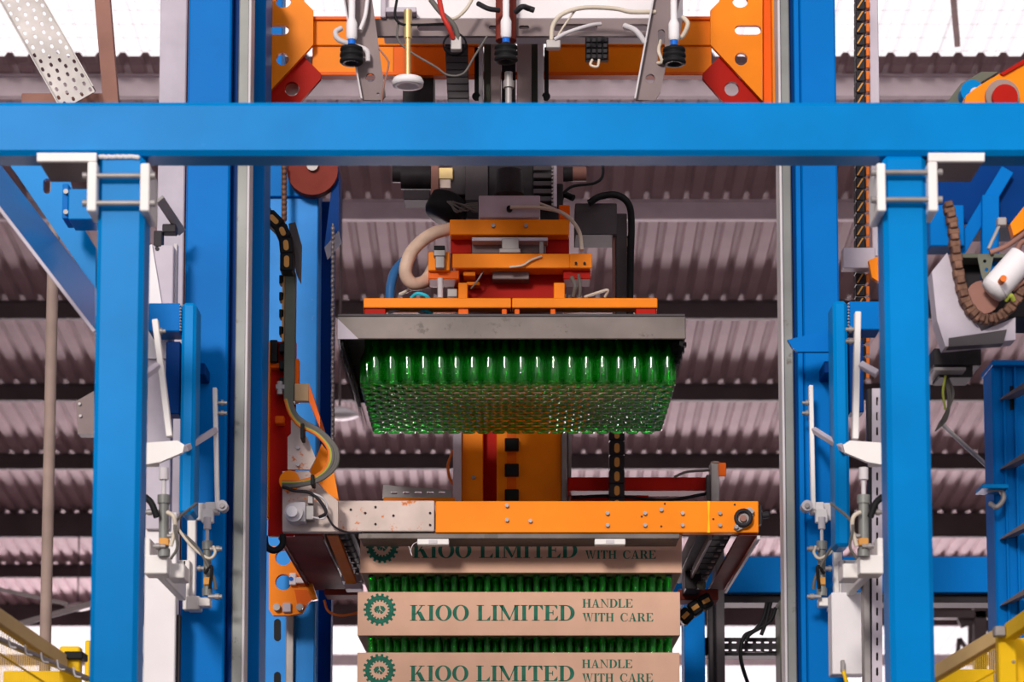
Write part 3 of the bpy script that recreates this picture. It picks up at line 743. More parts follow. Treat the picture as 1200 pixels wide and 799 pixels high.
energy_chain_vertical(730, 738, 276, 372, 10.14, 6, 'narrow black energy chain running down the dark cable arm')

# ================================================================== MAST BEHIND
YM = 11.0
ms = thing('orange_mast', 'orange lift mast with three black blocks below the bottles', 'mast')
X = lambda px: P(px, 550, YM).x
zt = P(600, 346, YM).z
m = MB(); m.box(X(541), X(566), YM, YM+0.25, 0, zt, 0.004); m.put('mast_cheek', 'orange', ms)
m = MB(); m.box(X(582), X(658), YM, YM+0.25, 0, zt, 0.004); m.put('mast_cheek', 'orange', ms)
m = MB(); m.box(X(566), X(582), YM+0.08, YM+0.25, 0, zt, 0.001); m.put('mast_recess', 'red', ms)
m = MB(); m.box(X(531), X(541), YM-0.03, YM+0.2, 0, zt, 0.003); m.put('mast_rail', 'white_steel', ms)
m = MB(); m.box(X(658), X(664), YM-0.03, YM+0.2, 0, zt, 0.003); m.box(X(665.5), X(669.5), YM-0.01, YM+0.2, 0, zt, 0.002); m.put('mast_rail', 'galv', ms)
for y in (489, 513, 543, 573, 603):
    m = MB(); m.r(591.5, y, 608, y+14, YM-0.04, 0.04); m.put('black_block', 'black_rubber', ms)
m = MB(); m.r(594, 480, 605, 640, YM-0.006, 0.006, 0); m.put('belt', 'orange_deep', ms)
bolts(ms, [(555, 559)], YM, 2.4)
m = MB(); m.t([(531, 528, YM), (525, 545, YM), (527, 560, YM), (531, 567, YM)], 1.8); m.put('cable', 'cable_orange', ms)
rb = thing('red_crossbar', 'dark red crossbar with grey end posts behind the orange lift bar', 'crossbar'); YR = 10.85
m = MB(); m.r(666, 559, 828, 575, YR, 0.14); m.put('bar', 'red', rb)
m = MB(); m.r(669, 580, 760, 590, YR, 0.1); m.put('lower_bar', 'red', rb)
m = MB(); m.t([(670, 583, YR-0.02), (720, 581, YR-0.02), (780, 586, YR-0.02), (830, 578, YR-0.02)], 2, 8); m.put('black_cable', 'black_rubber', rb)
m = MB(); m.t([(790, 559, YR-0.02), (805, 553, YR-0.02), (832, 551, YR-0.02)], 1.6); m.put('black_cable', 'cable_grey', rb)
m = MB(); m.r(828, 556, 833, 592, YR-0.05, 0.1); m.put('end_post', 'grey_paint', rb)
m = MB(); m.r(833, 541, 843, 592, YR-0.06, 0.12); m.put('end_post', 'galv', rb)
m = MB(); m.r(842, 542, 851, 558, YR-0.07, 0.08); m.put('reflector_tag', 'orange_deep', rb, 'small orange end tag')
m = MB(); m.c((838, 543, YR-0.05), (838, 541, YR-0.05), 5); m.put('post_cap', 'rust_pipe', rb)
sb = thing('slotted_bar', 'grey slotted steel bar on orange strip left of the mast', 'bar'); Y = 10.85
plate('slotted_plate', 'galv', [(449, 568), (529, 574), (529, 583), (448, 583)], [slot(462+k*14, 577.5, 8, 1.4) for k in range(5)], Y, 0.02, sb)
m = MB(); m.r(449, 583, 533, 592, Y, 0.14); m.put('orange_strip', 'orange', sb)

# ================================================================== ORANGE LIFT FRAME
YL = 9.18
lf = thing('tray_lift', 'orange U shaped lift frame in front of the cardboard trays', 'lift')
m = MB(); m.r(510.5, 587, 889, 624, YL, 0.06); fb = m.put('front_bar', 'orange', lf)
m = MB(); m.r(392, 586.5, 509, 622.5, YL, 0.06); wb = m.put('worn_bar', 'orange_worn', lf, 'scratched grey and orange left end of bar')
bolts(fb, [(594, 592), (594, 609), (621.5, 610), (712, 601), (712, 615), (756, 601), (756, 615), (775, 597), (800, 601), (800, 615), (844, 601), (844, 615)], YL, 2.4)
bolts(fb, [(752, 605), (775, 616.5), (779, 590), (836, 608), (861, 591)], YL, 1.2, 'dark', 0.003, 'hole')
bolts(wb, [(440, 594), (440, 614), (461, 604), (504, 601), (504, 615), (428, 601), (411, 597)], YL, 1.6, 'dark', 0.003, 'hole')
m = MB(); m.poly([(829, 587), (832, 587), (831, 605), (832, 624), (829, 624), (830, 606)], YL-0.001, 0.002); m.put('paint_drip', 'yellow', fb)
# flanged bearing at the right end
m = MB(); m.poly([(860, 619), (864, 607), (872, 597), (879, 594), (884, 598), (881, 610), (873, 618), (864, 622)], YL-0.016, 0.016); be = m.put('flange_bearing', 'galv', lf)
m = MB(); m.lathe(P(871, 607, YL-0.016), [(0.034, 0), (0.034, 0.012), (0.022, 0.016), (0.020, 0.004)], 18, (0, -1, 0)); m.put('bearing_ring', 'dark', be)
MB().disc(871, 607, YL-0.03, 4, 0.03, 12).put('shaft_end', 'rust_brown', be)
bolts(be, [(863, 617), (881, 599)], YL-0.016, 2.6)
m = MB(); m.r(889, 592, 893, 614, YL+0.02, 0.05); m.c((893, 604, YL+0.04), (901, 603, YL+0.04), 4); m.put('end_knob', 'dark', lf)
# stainless lip below the bar
m = MB(); z0 = P(600, 631.5, YL+0.02).z; z1 = P(600, 625, YL+0.02).z
m.box(P(420, 628, YL).x, P(797, 628, YL).x, YL+0.01, YL+0.03, z0, z1, 0.002)
m.box(P(422, 628, YL).x, P(796, 628, YL).x, YL+0.03, YL+0.20, z0, z0+0.012, 0.001); lp = m.put('stainless_lip', 'stainless', lf)
for x0, x1 in ((489, 526), (697, 733)):
    m = MB(); m.r(x0, 631, x1, 638, YL+0.012, 0.05); sn = m.put('sensor', 'white_bracket', lf, 'small white sensor block under the lip')
    m = MB(); m.r((x0+x1)/2-5, 632.5, (x0+x1)/2+5, 636.5, YL+0.010, 0.004); m.put('sensor_label', 'rail_edge', sn)
m = MB(); m.t([(489, 635, YL+0.03), (484, 638, YL+0.01), (481, 646, YL), (483, 651, YL), (479, 640, YL)], 0.5); m.put('sensor_wire', 'rail_edge', lf)
# side arms that run back
def arm(x0, x1, sgn):
    Ya, Yb = YL+0.02, 10.66
    X0, X1 = P(x0, 626, YL).x, P(x1, 626, YL).x; z = P(600, 627, YL).z; zu = P(600, 588, YL).z
    m = MB(); m.box(X0, X1, Ya, Yb, z, z+0.012, 0.002); m.put('arm_underplate', 'red_brown', lf)
    xo = X1 if sgn > 0 else X0
    m = MB(); m.box(xo-0.006, xo+0.006, Ya+0.06, Yb, z-0.004, zu, 0.002); m.put('arm_side', 'orange_deep', lf)
    m = MB(); m.box(xo-0.004, xo+0.008, Ya, Yb, z-0.012, z+0.002, 0.001); m.put('arm_edge', 'rail_edge' if sgn > 0 else 'red_brown', lf)
    a, b = (P(838, 626, YL).x, P(862, 626, YL).x) if sgn > 0 else (P(379, 626, YL).x, P(406, 626, YL).x)
    for k in range(9):
        y0 = Ya+0.08+k*(Yb-Ya-0.1)/9; m = MB(); m.box(a, b, y0, y0+(Yb-Ya)/9-0.02, z+0.02, z+0.075, 0.006); c = m.put('track_link', 'black_rubber', lf)
        m = MB(); q = Vector(((a*0.3+b*0.7), y0+0.06, z+0.02)); m.cyl(q, q-Vector((0, 0, 0.008)), 0.008, n=8); m.put('pin', 'galv', c)
    m = MB(); e = a-0.05 if sgn > 0 else b+0.02
    m.box(min(a, e), max(a, e), Ya+0.1, Yb, z+0.03, z+0.10, 0.002); m.put('track_guide', 'dark', lf)
    m = MB(); m.box(a-0.012, a-0.002, Ya+0.1, Yb, z+0.0, z+0.06, 0.001); m.put('guide_strip', 'galv', lf)
arm(866, 889, 1); arm(327, 377, -1)
m = MB(); m.hexa([P(*q) for q in ((383, 628, 9.3), (396, 628, 9.3), (420, 690, 10.2), (408, 690, 10.2), (383, 622, 9.3), (396, 622, 9.3), (420, 684, 10.2), (408, 684, 10.2))]); m.put('inner_wing', 'orange', lf)
m = MB(); m.r(400, 672, 423, 681, 10.1, 0.1); m.r(404, 682, 424, 690, 10.1, 0.1); m.put('grey_pad', 'white_steel', lf)
m = MB(); m.r(380, 690, 424, 697, 10.45, 0.15); m.put('rear_tie', 'red_brown', lf)
m = MB(); m.r(795, 690, 842, 703, 10.5, 0.15); m.put('rear_tie', 'red_brown', lf)
m = MB(); m.r(803, 650, 822, 690, 10.3, 0.2); m.put('drive_block', 'dark', lf)
for q in ((815, 667, 10.2), (822, 686, 10.25), (813, 660, 10.2), (831, 645, 9.9)):
    p = P(*q); m = MB(); m.lathe(p, [(0.001, -0.02), (0.018, -0.012), (0.018, 0.012), (0.001, 0.02)], 8, (1, 0.3, 0)); m.put('bolt', 'green_grey', lf)

# ================================================================== LEFT CARRIAGE
lc = thing('lift_carriage', 'red and orange lift carriage with cables on the left guide rail', 'carriage'); YK = 9.06
m = MB(); m.r(310, 400, 315, 606, YK-0.02, 0.05); m.put('edge_flange', 'orange', lc)
m = MB(); m.r(315, 400, 346, 628, YK+0.06, 0.03); m.put('back_panel', 'red', lc)
m = MB(); m.r(315, 425, 332, 431, YK+0.02, 0.06); m.put('rib', 'orange_deep', lc)
m = MB(); m.r(316, 398, 325, 424, YK, 0.05); m.put('black_pad', 'black_rubber', lc)
m = MB(); m.r(322, 487, 333, 496, YK+0.01, 0.05); m.put('stop_block', 'orange_deep', lc)
m = MB(); m.r(333, 318, 345.5, 470, YK-0.01, 0.06); cc = m.put('cable_duct', 'green_grey', lc, 'greenish grey upright cable duct')
m = MB(); m.r(330.5, 318, 333.5, 400, YK, 0.05); m.put('duct_edge', 'slot_yellow', cc)
for k in range(7):
    m = MB(); m.r(327, 322+k*20, 333, 332+k*20, YK+0.0, 0.05); m.put('duct_clip', 'black_rubber', cc)
m = MB(); m.r(345, 420, 350, 470, YK+0.02, 0.05); m.put('bracket', 'orange_deep', lc)
m = MB(); m.r(345, 449, 362, 470, YK-0.02, 0.03); m.put('wood_block', 'wood', lc)
m = MB(); m.poly([(362, 449), (375, 489), (375, 501), (362, 470)], YK-0.02, 0.25); m.put('slant_plate', 'orange_deep', lc)
m = MB(); m.poly([(341, 492), (354, 492), (354, 508), (360, 512), (370, 537), (363, 550), (337, 550), (337, 512), (341, 508)], YK-0.01, 0.02); wp = m.put('worn_plate', 'orange_worn', lc, 'worn silver plate with rivets')
bolts(wp, [(349, 524), (349, 544)], YK-0.01, 2.4, 'rail_edge')
m = MB(); m.poly([(331, 552), (362, 552), (372, 566), (383, 577), (396, 586.5), (396, 622.5), (331, 622.5)], YK+0.0, 0.05); m.put('corner_plate', 'orange_worn', lc, 'scratched silver corner plate')
m = MB(); m.poly([(363, 553), (377, 520), (388, 534), (397, 586), (384, 578)], YK+0.12, 0.03); m.put('wing_plate', 'orange', lc)
MB().disc(339, 563, YK-0.02, 12, 0.02, 20).put('round_plate', 'orange', lc)
g = MB(); g.disc(344, 600, YK-0.10, 11, 0.10, 18); g.r(344, 588, 358, 611, YK-0.07, 0.07); go = g.put('gear_unit', 'rail_edge', lc, 'white gear unit with round cover')
MB().disc(342, 599, YK-0.13, 6.5, 0.03, 14).put('cover', 'white', go)
m = MB(); m.r(358, 592, 368, 609, YK-0.06, 0.05); m.r(360, 580, 367, 590, YK-0.06, 0.04); m.put('connector', 'galv', go)
for i, (mm_, off) in enumerate((('cable_grey', 0), ('cable_grey', 3.2), ('cable_green', -2.2), ('cable_orange', -4.2), ('cable_grey', 5.6))):
    m = MB(); o = off
    m.t([(337+o*0.6, 468, YK-0.03), (343+o*0.7, 485, YK-0.05), (354+o*0.6, 497-o*0.5, YK-0.06), (374+o*0.7, 508-o*0.3, YK-0.08), (389+o, 526, YK-0.09), (388+o, 545+o*0.3, YK-0.09), (374+o*0.3, 559+o*0.6, YK-0.08), (352, 566+o*0.5, YK-0.07), (331, 567+o*0.8, YK-0.05)], 2.1, 7, 7); m.put('cable', mm_, lc)
m = MB(); m.t([(331, 570, YK-0.06), (345, 575, YK-0.07), (362, 577, YK-0.07), (374, 586, YK-0.07), (382, 600, YK-0.07), (374, 606, YK-0.06)], 2.0); m.put('cable', 'dark', lc)
m = MB(); m.t([(362, 577, YK-0.07), (376, 582, YK-0.07), (383, 592, YK-0.06), (380, 607, YK-0.06), (366, 606, YK-0.06)], 1.2); m.put('cable', 'rail_edge', lc)
m = MB(); m.t([(382, 602, YK-0.04), (392, 617, YK-0.03), (408, 624, YK), (424, 624, YK+0.02)], 1.3); m.put('cable', 'dark', lc)
for y in (560, 500):
    m = MB(); m.r(352 if y == 500 else 364, y-4, 356 if y == 500 else 368, y+14 if y == 500 else y+8, YK-0.1, 0.08); m.put('cable_tie', 'black_rubber', lc)
m = MB(); m.c((328, 447, YK), (328, 462, YK), 3.5); m.r(323, 450, 334, 456, YK-0.01, 0.03); m.put('grease_fitting', 'galv', lc)
m = MB(); m.tube([P(*q) for q in ((310, 628, YK), (312, 640, YK), (322, 645, YK), (331, 638, YK), (331, 626, YK))], 4*S(9), 8); m.put('cable_loop', 'black_rubber', lc)
# orange bracket plate low on the lift column
ob = thing('lift_bracket', 'orange bracket plate with two round holes on the lift column', 'bracket'); YO = 10.45
plate('bracket_plate', 'orange', [(315, 640), (352, 640), (372, 702), (362, 704), (354, 718), (340, 721), (320, 721), (315, 714)], [ell(332, 653, 9.5), ell(332, 682, 9.5)], YO, 0.04, ob)
bolts(ob, [(324, 711), (351, 711)], YO, 4.4, 'galv', 0.03)
m = MB(); m.r(331, 706, 341, 717, YO-0.02, 0.03); m.put('rail_clip', 'white_steel', ob)
m = MB(); m.poly([(345, 691), (360, 691), (366, 702), (350, 716)], YO-0.02, 0.03); m.put('gusset', 'orange_deep', ob)
m = MB(); m.r(339, 671, 347, 685, YO-0.03, 0.03); m.r(347, 676, 362, 683, YO-0.04, 0.03); m.put('limit_switch', 'white', ob)
MB().disc(341, 678, YO-0.034, 2.5, 0.005).put('switch_mark', 'blue_clip', ob)
m = MB(); m.t([(380, 703, 10.4), (385, 716, 10.4), (400, 721, 10.4), (424, 717, 10.4)], 1.6); m.put('cable_loop', 'cable_orange', ob)
# curved energy chain upper left
ec = thing('energy_chain', 'black energy chain with tan slots curving over beside the left rail', 'cable chain'); YE2 = 8.98
path = catmull([P(*q) for q in ((286, 241, YE2), (303, 247, YE2), (322, 259, YE2), (334, 277, YE2), (337, 297, YE2), (337, 320, YE2))], 8)
LN = 6; tot = len(path)-1
for k in range(LN):
    a, b = path[int(tot*k/LN)], path[int(tot*(k+1)/LN)]
    d = b-a; m = MB(); m.beam(a-d*0.04, b+d*0.04, 0.08, 16*S(YE2), up=(d.z, 0, -d.x), bev=0.006); l = m.put('chain_link', 'black_rubber', ec)
    c = (a+b)/2; u = d.normalized(); n_ = Vector((-u.z, 0, u.x)); L = d.length*0.34; wv = 3.0*S(YE2); m = MB(); pts = []
    for (aa, bb) in slot(0, 0, 2*L, wv, 5): pts.append(c+u*aa+n_*bb+Vector((0, -0.043, 0)))
    N = len(pts); m.add(pts+[p+Vector((0, 0.006, 0)) for p in pts], [tuple(range(N)), tuple(range(2*N-1, N-1, -1))]+[(i, N+i, N+(i+1) % N, (i+1) % N) for i in range(N)]); m.put('slot', 'slot_yellow', l)
m = MB(); m.poly([(338, 262), (346, 260), (353, 285), (352, 330), (347, 320)], YE2+0.05, 0.04); m.put('outer_guide', 'grey_paint', ec)

# ================================================================== UPPER ORANGE GANTRY AND SUCTION RIG
og = thing('orange_gantry', 'orange gantry beam with holed end plates at the top', 'gantry'); YO2 = 8.9
def endplate(mir):
    fx = (lambda x: x) if not mir else (lambda x: 1199.5-x)
    c1, c2 = ('orange', 'orange_deep')
    h1 = [(fx(a), b) for a, b in slot(323, 35, 31, 5.5)]; h2 = [(fx(a), b) for a, b in ell(331, 69, 7.5)]; h3 = [(fx(a), b) for a, b in ell(332, 2, 9, 7)]
    plate('end_plate', c1, [(fx(a), b) for a, b in [(306, -40), (345, -40), (357, 2), (367, 12), (367, 52), (306, 118)]], [h1, h2, h3], YO2, 0.02, og)
    m = MB(); a, b = sorted((fx(294), fx(306))); m.r(a, -40, b, 125, YO2+0.03, 0.05); m.put('edge_channel', 'orange_deep', og)
    a, b = sorted((fx(290), fx(294.5))); m = MB(); m.r(a, -40, b, 125, YO2-0.03, 0.1); m.put('edge_flange', 'orange', og)
    h4 = [(fx(a), b) for a, b in ell(342, 104, 8.5)]
    plate('gusset_plate', 'red', [(fx(a), b) for a, b in [(306, 118), (356, 66), (376, 86), (376, 92), (350, 122), (306, 126)]], [h4], YO2+0.03, 0.02, og)  # orange gusset in shade, painted as dark red
endplate(False); endplate(True)
MB().disc(342, 104, YO2+0.09, 8, 0.02).put('end_cap', 'galv', og)
m = MB(); m.r(366, 21, 600, 53, YO2+0.04, 0.02); m.put('upper_web', 'orange', og)
m = MB(); m.r(366, 53, 462, 86, YO2+0.05, 0.02); m.put('lower_web', 'orange', og)
m = MB(); m.r(460, 42, 560, 86, YO2+0.05, 0.02); m.put('lower_web', 'orange_deep', og)  # same web as the piece before, shade put into its colour
m = MB(); m.r(640, 21, 834, 53, YO2+0.04, 0.02); m.put('upper_web', 'orange', og)
m = MB(); m.r(640, 52, 834, 86, YO2+0.05, 0.02); m.put('lower_web', 'orange', og)
m = MB(); m.r(366, 84, 834, 88, YO2+0.04, 0.05); m.put('bottom_flange', 'orange_deep', og)
m = MB(); m.r(366, 19, 834, 23, YO2+0.03, 0.25); m.put('top_flange', 'orange_deep', og)
# vertical steel rails in the centre
vr = thing('vertical_slide', 'pair of taupe vertical slide rails with dark centre above the beam', 'slide'); YV = 8.75
for a, b, mm_ in ((561, 566, 'rail_edge'), (567, 575, 'green_grey'), (575, 587, 'slide_taupe'), (606, 623, 'slide_taupe'), (623, 630, 'green_grey'), (630, 637, 'rail_edge'), (588, 604, 'dark')):
    m = MB(); m.r(a, 40, b, 170, YV+(0.05 if mm_ in ('dark', 'green_grey') else 0), 0.1); m.put('slide_bar', mm_, vr)
for a in (638, 556):
    m = MB(); m.r(a, 55, a+5, 112, YV+0.02, 0.06); m.c((a+2, 113, YV), (a+2, 113, YV+0.05), 5); m.put('bearing_strip', 'black_rubber', vr)
ev = thing('energy_chain', 'black ribbed cable track hanging above the blue beam left of slides', 'cable chain')
for k in range(12):
    m = MB(); m.r(521+k*0.4, 40+k*8.4, 548+k*0.2, 47.6+k*8.4, 8.7, 0.06); m.put('chain_link', 'grey_paint', ev)
sr = thing('suction_rig', 'suction cup rig with white plate and taupe bars at the top', 'suction rig'); YS = 8.3
m = MB(); m.r(447, -110, 800, 22, YS+0.12, 0.25); m.put('white_plate', 'white', sr)  # upper part out of view is added to shade the gantry beam
plate('slotted_bar', 'taupe', [(432, 22), (764, 22), (764, 42), (432, 42)], [slot(511, 32, 44, 4), slot(674, 32, 52, 4.2), slot(745, 32, 30, 4), slot(578, 32, 10, 2.3), slot(614, 32, 12, 2.3)], YS+0.1, 0.02, sr)
m = MB(); m.r(446, -30, 452, 20, YS+0.08, 0.05); m.r(452, 8, 488, 14, YS+0.06, 0.06); m.put('angle_tab', 'white_steel', sr)
def flat_bar(pts, holes, edge, lab):
    b = plate('diagonal_bar', 'taupe', pts, holes, YS, 0.012, sr, lab)
    m = MB(); (xa, ya), (xb, yb) = edge; m.beam(P(xa, ya, YS-0.012), P(xb, yb, YS-0.012), 0.03, 0.006, up=(1, 0, 0.2)); m.put('bar_flange', 'rail_edge', b)
    return b
flat_bar([(399, -30), (432, -30), (452, 112), (448, 117), (424, 117)], [ell(434, 91, 5.5), ell(443, 110, 1.6)], ((400, -20), (424, 117)), 'left diagonal taupe flat bar')
flat_bar([(770, -30), (803, -30), (774, 108), (768, 117), (744, 117)], [slot(775, 54, 40, 4.2, vert=True), ell(762, 92, 5.5)], ((769, -20), (744, 117)), 'right diagonal taupe flat bar')
def cup(px, py, Y, lab, dark_body=False):
    t = MB(); c = P(px, py, Y)
    s = S(Y, py); pr = [(0.3, 13), (5, 13), (8, 11), (13, 9), (13.5, 6), (10, 4.5), (13.5, 2.5), (14, -1), (10.5, -2.5), (13.5, -5), (14, -8), (12, -10), (7, -9), (4, -6), (.1, -5)]
    t.lathe(c, [(a*s, b*s) for a, b in pr], 20); o = t.put('suction_cup', 'black_rubber', sr, lab)
    m = MB(); m.lathe(c+Vector((0, 0, 12*s)), [(4.4*s, 0), (4.4*s, 8*s)], 12); m.put('blue_ring', 'blue_clip', o)
    m = MB(); m.lathe(c+Vector((0, 0, 19*s)), [(5*s, 0), (6.5*s, 3*s), (6.5*s, 20*s), (4*s, 26*s), (4*s, 70*s)], 12); m.put('cup_stem', 'white', o)
cup(412, 65, YS-0.06, 'left black bellows suction cup'); cup(593, 63, YS-0.02, 'middle black bellows suction cup'); cup(790, 66, YS-0.06, 'right black bellows suction cup')
m = MB(); q = P(593, 48, YS+0.07); m.cyl(q, P(593, -40, YS+0.07), 12.5*S(YS), n=18); m.put('cup_cylinder', 'red_brown', sr)
m = MB(); m.c((596, 96, YS+0.05), (596, 130, YS+0.05), 4); m.c((596, 95, YS+0.05), (596, 103, YS+0.05), 7, n=6); m.c((596, 85, YS+0.05), (596, 95, YS+0.05), 5); m.put('centre_pin', 'galv', sr)
m = MB(); m.c((478, 12, YS), (478, 92, YS), 3.4); m.c((478, 12, YS), (478, 45, YS), 4.8); sf = m.put('spindle', 'brass', sr)
m = MB(); c = P(478, 97, YS); s = S(YS); m.lathe(c, [(.1*s, 8*s), (6*s, 8*s), (17*s, 5*s), (19*s, 1*s), (18*s, -4*s), (12*s, -4*s), (8*s, -1*s), (.1*s, -1*s)], 24); m.put('spindle_foot', 'white', sf, 'round white levelling foot')
m = MB(); m.r(686, 43, 713, 70, YS+0.09, 0.03); bc = m.put('connector_block', 'black_rubber', sr)
for i in range(4):
    for j in range(4):
        m = MB(); m.r(687+i*6.6, 44+j*6.4, 692+i*6.6, 49+j*6.4, YS+0.078, 0.015); m.put('socket', 'dark', bc)
m = MB(); m.t([(694, 70, YS+0.08), (692, 76, YS+0.07), (700, 78, YS+0.07), (702, 70, YS+0.08)], 1.6); m.put('tube', 'tube_clear', bc)
for pts, r_, mm_ in (
    ([(400, 33, YS-0.03), (393, 38, YS-0.04), (398, 47, YS-0.04), (420, 55, YS-0.03), (430, 60, YS-0.03), (431, 72, YS-0.03)], 3.2, 'rail_edge'),
    ([(431, -5, YS-0.02), (428, 18, YS-0.03), (422, 35, YS-0.03)], 2.4, 'white'),
    ([(444, 57, YS-0.01), (454, 70, YS-0.02), (455, 78, YS-0.02), (450, 100, YS-0.02), (447, 120, YS-0.01)], 1.1, 'rust_brown'),
    ([(500, -5, YS), (512, 10, YS-0.02), (530, 22, YS-0.02), (545, 12, YS), (555, -4, YS)], 2.0, 'tube_clear'),
    ([(514, -5, YS-0.03), (519, 18, YS-0.05), (526, 32, YS-0.05), (531, 45, YS-0.03)], 3.0, 'tube_red'),
    ([(505, 0, YS-0.02), (516, 14, YS-0.03), (532, 30, YS-0.03), (538, 50, YS-0.02)], 3.2, 'cable_grey'),
    ([(465, 0, YS), (463, 18, YS-0.01), (470, 28, YS-0.01), (490, 29, YS), (520, 28, YS+0.03)], 1.6, 'black_rubber'),
    ([(467, 25, YS), (466, 45, YS), (480, 60, YS), (510, 78, YS), (525, 88, YS), (543, 86, YS), (556, 66, YS), (571, 42, YS)], 1.3, 'cable_grey'),
    ([(646, 50, YS), (648, 30, YS-0.01), (660, 16, YS-0.02), (685, 9, YS-0.02), (720, 10, YS-0.02), (740, 14, YS-0.02), (768, 14, YS)], 2.6, 'tube_clear'),
    ([(652, 52, YS), (655, 40, YS), (672, 15, YS-0.01), (680, 9, YS-0.01)], 1.2, 'tube_clear'),
    ([(650, 46, YS-0.01), (665, 38, YS-0.02), (690, 30, YS-0.02), (704, 28, YS)], 2.4, 'rail_edge'),
    ([(732, 30, YS+0.02), (745, 36, YS-0.01), (756, 50, YS-0.01)], 3.4, 'rail_edge'),
    ([(560, 4, YS), (572, 10, YS-0.02), (585, 12, YS)], 3.0, 'dark'), ([(604, 14, YS), (612, 8, YS-0.02), (620, 10, YS), (626, 12, YS)], 3.4, 'dark'),
    ([(800, 20, YS-0.03), (806, 28, YS-0.04), (800, 42, YS-0.03), (793, 44, YS-0.03)], 2.8, 'tube_clear'),
    ([(774, 48, YS+0.02), (772, 60, YS-0.02), (776, 72, YS-0.02), (771, 74, YS)], 2.2, 'tube_clear')):
    m = MB(); m.t(pts, r_, 8, 8); m.put('tube', mm_, sr)
bx = MB(); bx.r(472, 72, 508, 130, 8.972, 0.2); bx.thing('sensor_box', 'motor', 'black box behind the white levelling foot above blue beam', 'box')
m = MB(); m.r(640, 46, 657, 56, YS-0.01, 0.03); m.put('fitting', 'galv', sr)
m = MB(); m.r(528, 42, 541, 58, YS-0.03, 0.03); m.put('fitting', 'galv', sr)
m = MB(); m.lathe(P(533, 52, YS), [(0.035, -0.006), (0.041, 0), (0.035, 0.006)], 20, (0, 1, 0.1)); m.put('hose_loop', 'black_rubber', sr)

# ================================================================== UPPER LEFT PIECES
ct = thing('cable_tray', 'perforated galvanised cable tray slanting down at the upper left', 'cable tray')
p0, p1 = P(8, -30, 9.2), P(92, 118, 9.2)
d = (p1-p0); L = d.length; d.normalize(); side = Vector((d.z, 0, -d.x)); wdt = 46*S(9.2)
if side.x < 0: side = -side
fm = Matrix((( side.x, d.x, 0, p0.x), (side.y, d.y, -1, p0.y), (side.z, d.z, 0, p0.z), (0, 0, 0, 1)))
hl = []
for i in range(18):
    for j in range(4):
        hl.append(slot(-wdt/2+wdt*(j+0.5+0.25*((i % 2)-0.5))/4, L*(i+0.5)/18, 0.018, 0.0055, 4, vert=True))
plate('tray_floor', 'galv', [(-wdt/2, 0), (wdt/2, 0), (wdt/2, L), (-wdt/2, L)], hl, 0, 0.003, ct, frame=fm)
for sg in (-1, 1):
    m = MB(); a = p0+side*(wdt/2)*sg; b = p1+side*(wdt/2)*sg; m.beam(a+Vector((0, -0.03, 0)), b+Vector((0, -0.03, 0)), 0.004, 0.06, up=(0, 1, 0), bev=0); m.put('tray_side', 'galv', ct)
m = MB(); m.beam(P(118, -30, 9.3), P(131, 125, 9.3), 0.058, 0.04, up=(0, 1, 0)); hb = m.thing('hanger_bar', 'rust_brown', 'rusty brown hanger bar beside the perforated cable tray', 'bar')
m = MB(); m.r(25, 109, 125, 128, 9.35, 0.05); m.put('foot_angle', 'rust_brown', hb)
wpst = thing('white_post', 'pale lilac steel post left of the left blue column', 'post'); YW = 8.9
m = MB(); m.box(P(181, 450, YW).x, P(213, 450, YW).x, YW, YW+0.1, 0, P(200, -60, YW).z, 0.004); m.put('post_body', 'white_steel', wpst)
m = MB(); m.box(P(213, 450, YW).x, P(218, 450, YW).x, YW+0.02, YW+0.1, 0, P(200, -60, YW).z, 0.002); m.put('post_flange', 'rust_brown', wpst)
pn = thing('sheet_panel', 'white sheet metal panel with folded top behind the left front post', 'panel'); YN = 8.22
m = MB(); m.r(173, 287, 201, 620, YN, 0.06); m.put('panel_face', 'white_steel', pn)
m = MB(); m.poly([(173, 288), (178, 286), (200, 420), (173, 420)], YN-0.012, 0.012); m.put('folded_flap', 'white', pn)
m = MB(); m.r(203, 285, 207, 380, YN+0.04, 0.04); m.put('side_strip', 'rail_edge', pn)
m = MB(); m.r(180, 270, 190, 290, YN, 0.05); m.r(190, 262, 206, 272, YN, 0.05); m.put('cable_plug', 'dark', pn)
MB().disc(184, 291, YN-0.004, 2.5, 0.01, 12).put('hole', 'dark', pn)
m = MB(); m.r(166, 600, 203, 1200, YN+0.02, 0.06); m.put('panel_lower', 'white', pn)
m = MB(); m.r(203, 720, 208, 1200, YN+0.05, 0.03); m.put('cable_slot', 'dark', pn)
m = MB(); m.beam(P(187, 233, 8.1), P(213, 272, 8.3), 0.03, 0.012, up=(0, 1, 0)); m.put('stay', 'galv', pn)
# blue square-tube bracket in front of the left column
def hook(sgn, fx, ytop, label, y_low):
    t = thing('guide_bracket', label, 'bracket'); Y = 8.06
    a, b = sorted((fx(174), fx(211))); m = MB(); m.r(a, ytop, b, ytop+33, Y+0.01, 0.12); m.put('cross_tube', 'blue_machine', t)
    a, b = sorted((fx(211), fx(228))); m = MB(); z0 = 0 if y_low is None else P(600, y_low, Y).z
    m.box(P(a, 500, Y).x, P(b, 500, Y).x, Y, Y+0.14, z0, P(600, ytop-1, Y).z, 0.014); m.put('upright_tube', 'blue', t)
    m = MB()
    for k in range(9): m.lathe(P(fx(211.5), ytop+3+k*3.6, Y), [(0.001, -0.004), (0.004, 0), (0.001, 0.004)], 6, (0, 1, 0))
    m.put('weld_bead', 'rail_edge', t)
    m = MB(); a, b = sorted((fx(194), fx(211))); m.r(a, ytop+45, b, ytop+130, Y+0.05, 0.08); m.put('gusset_block', 'blue_dark', t)
    m = MB(); a, b = sorted((fx(225), fx(240))); m.r(a, ytop+70, b, ytop+84, Y+0.2, 0.14); m.put('stand_off', 'blue_dark', t)
    return t
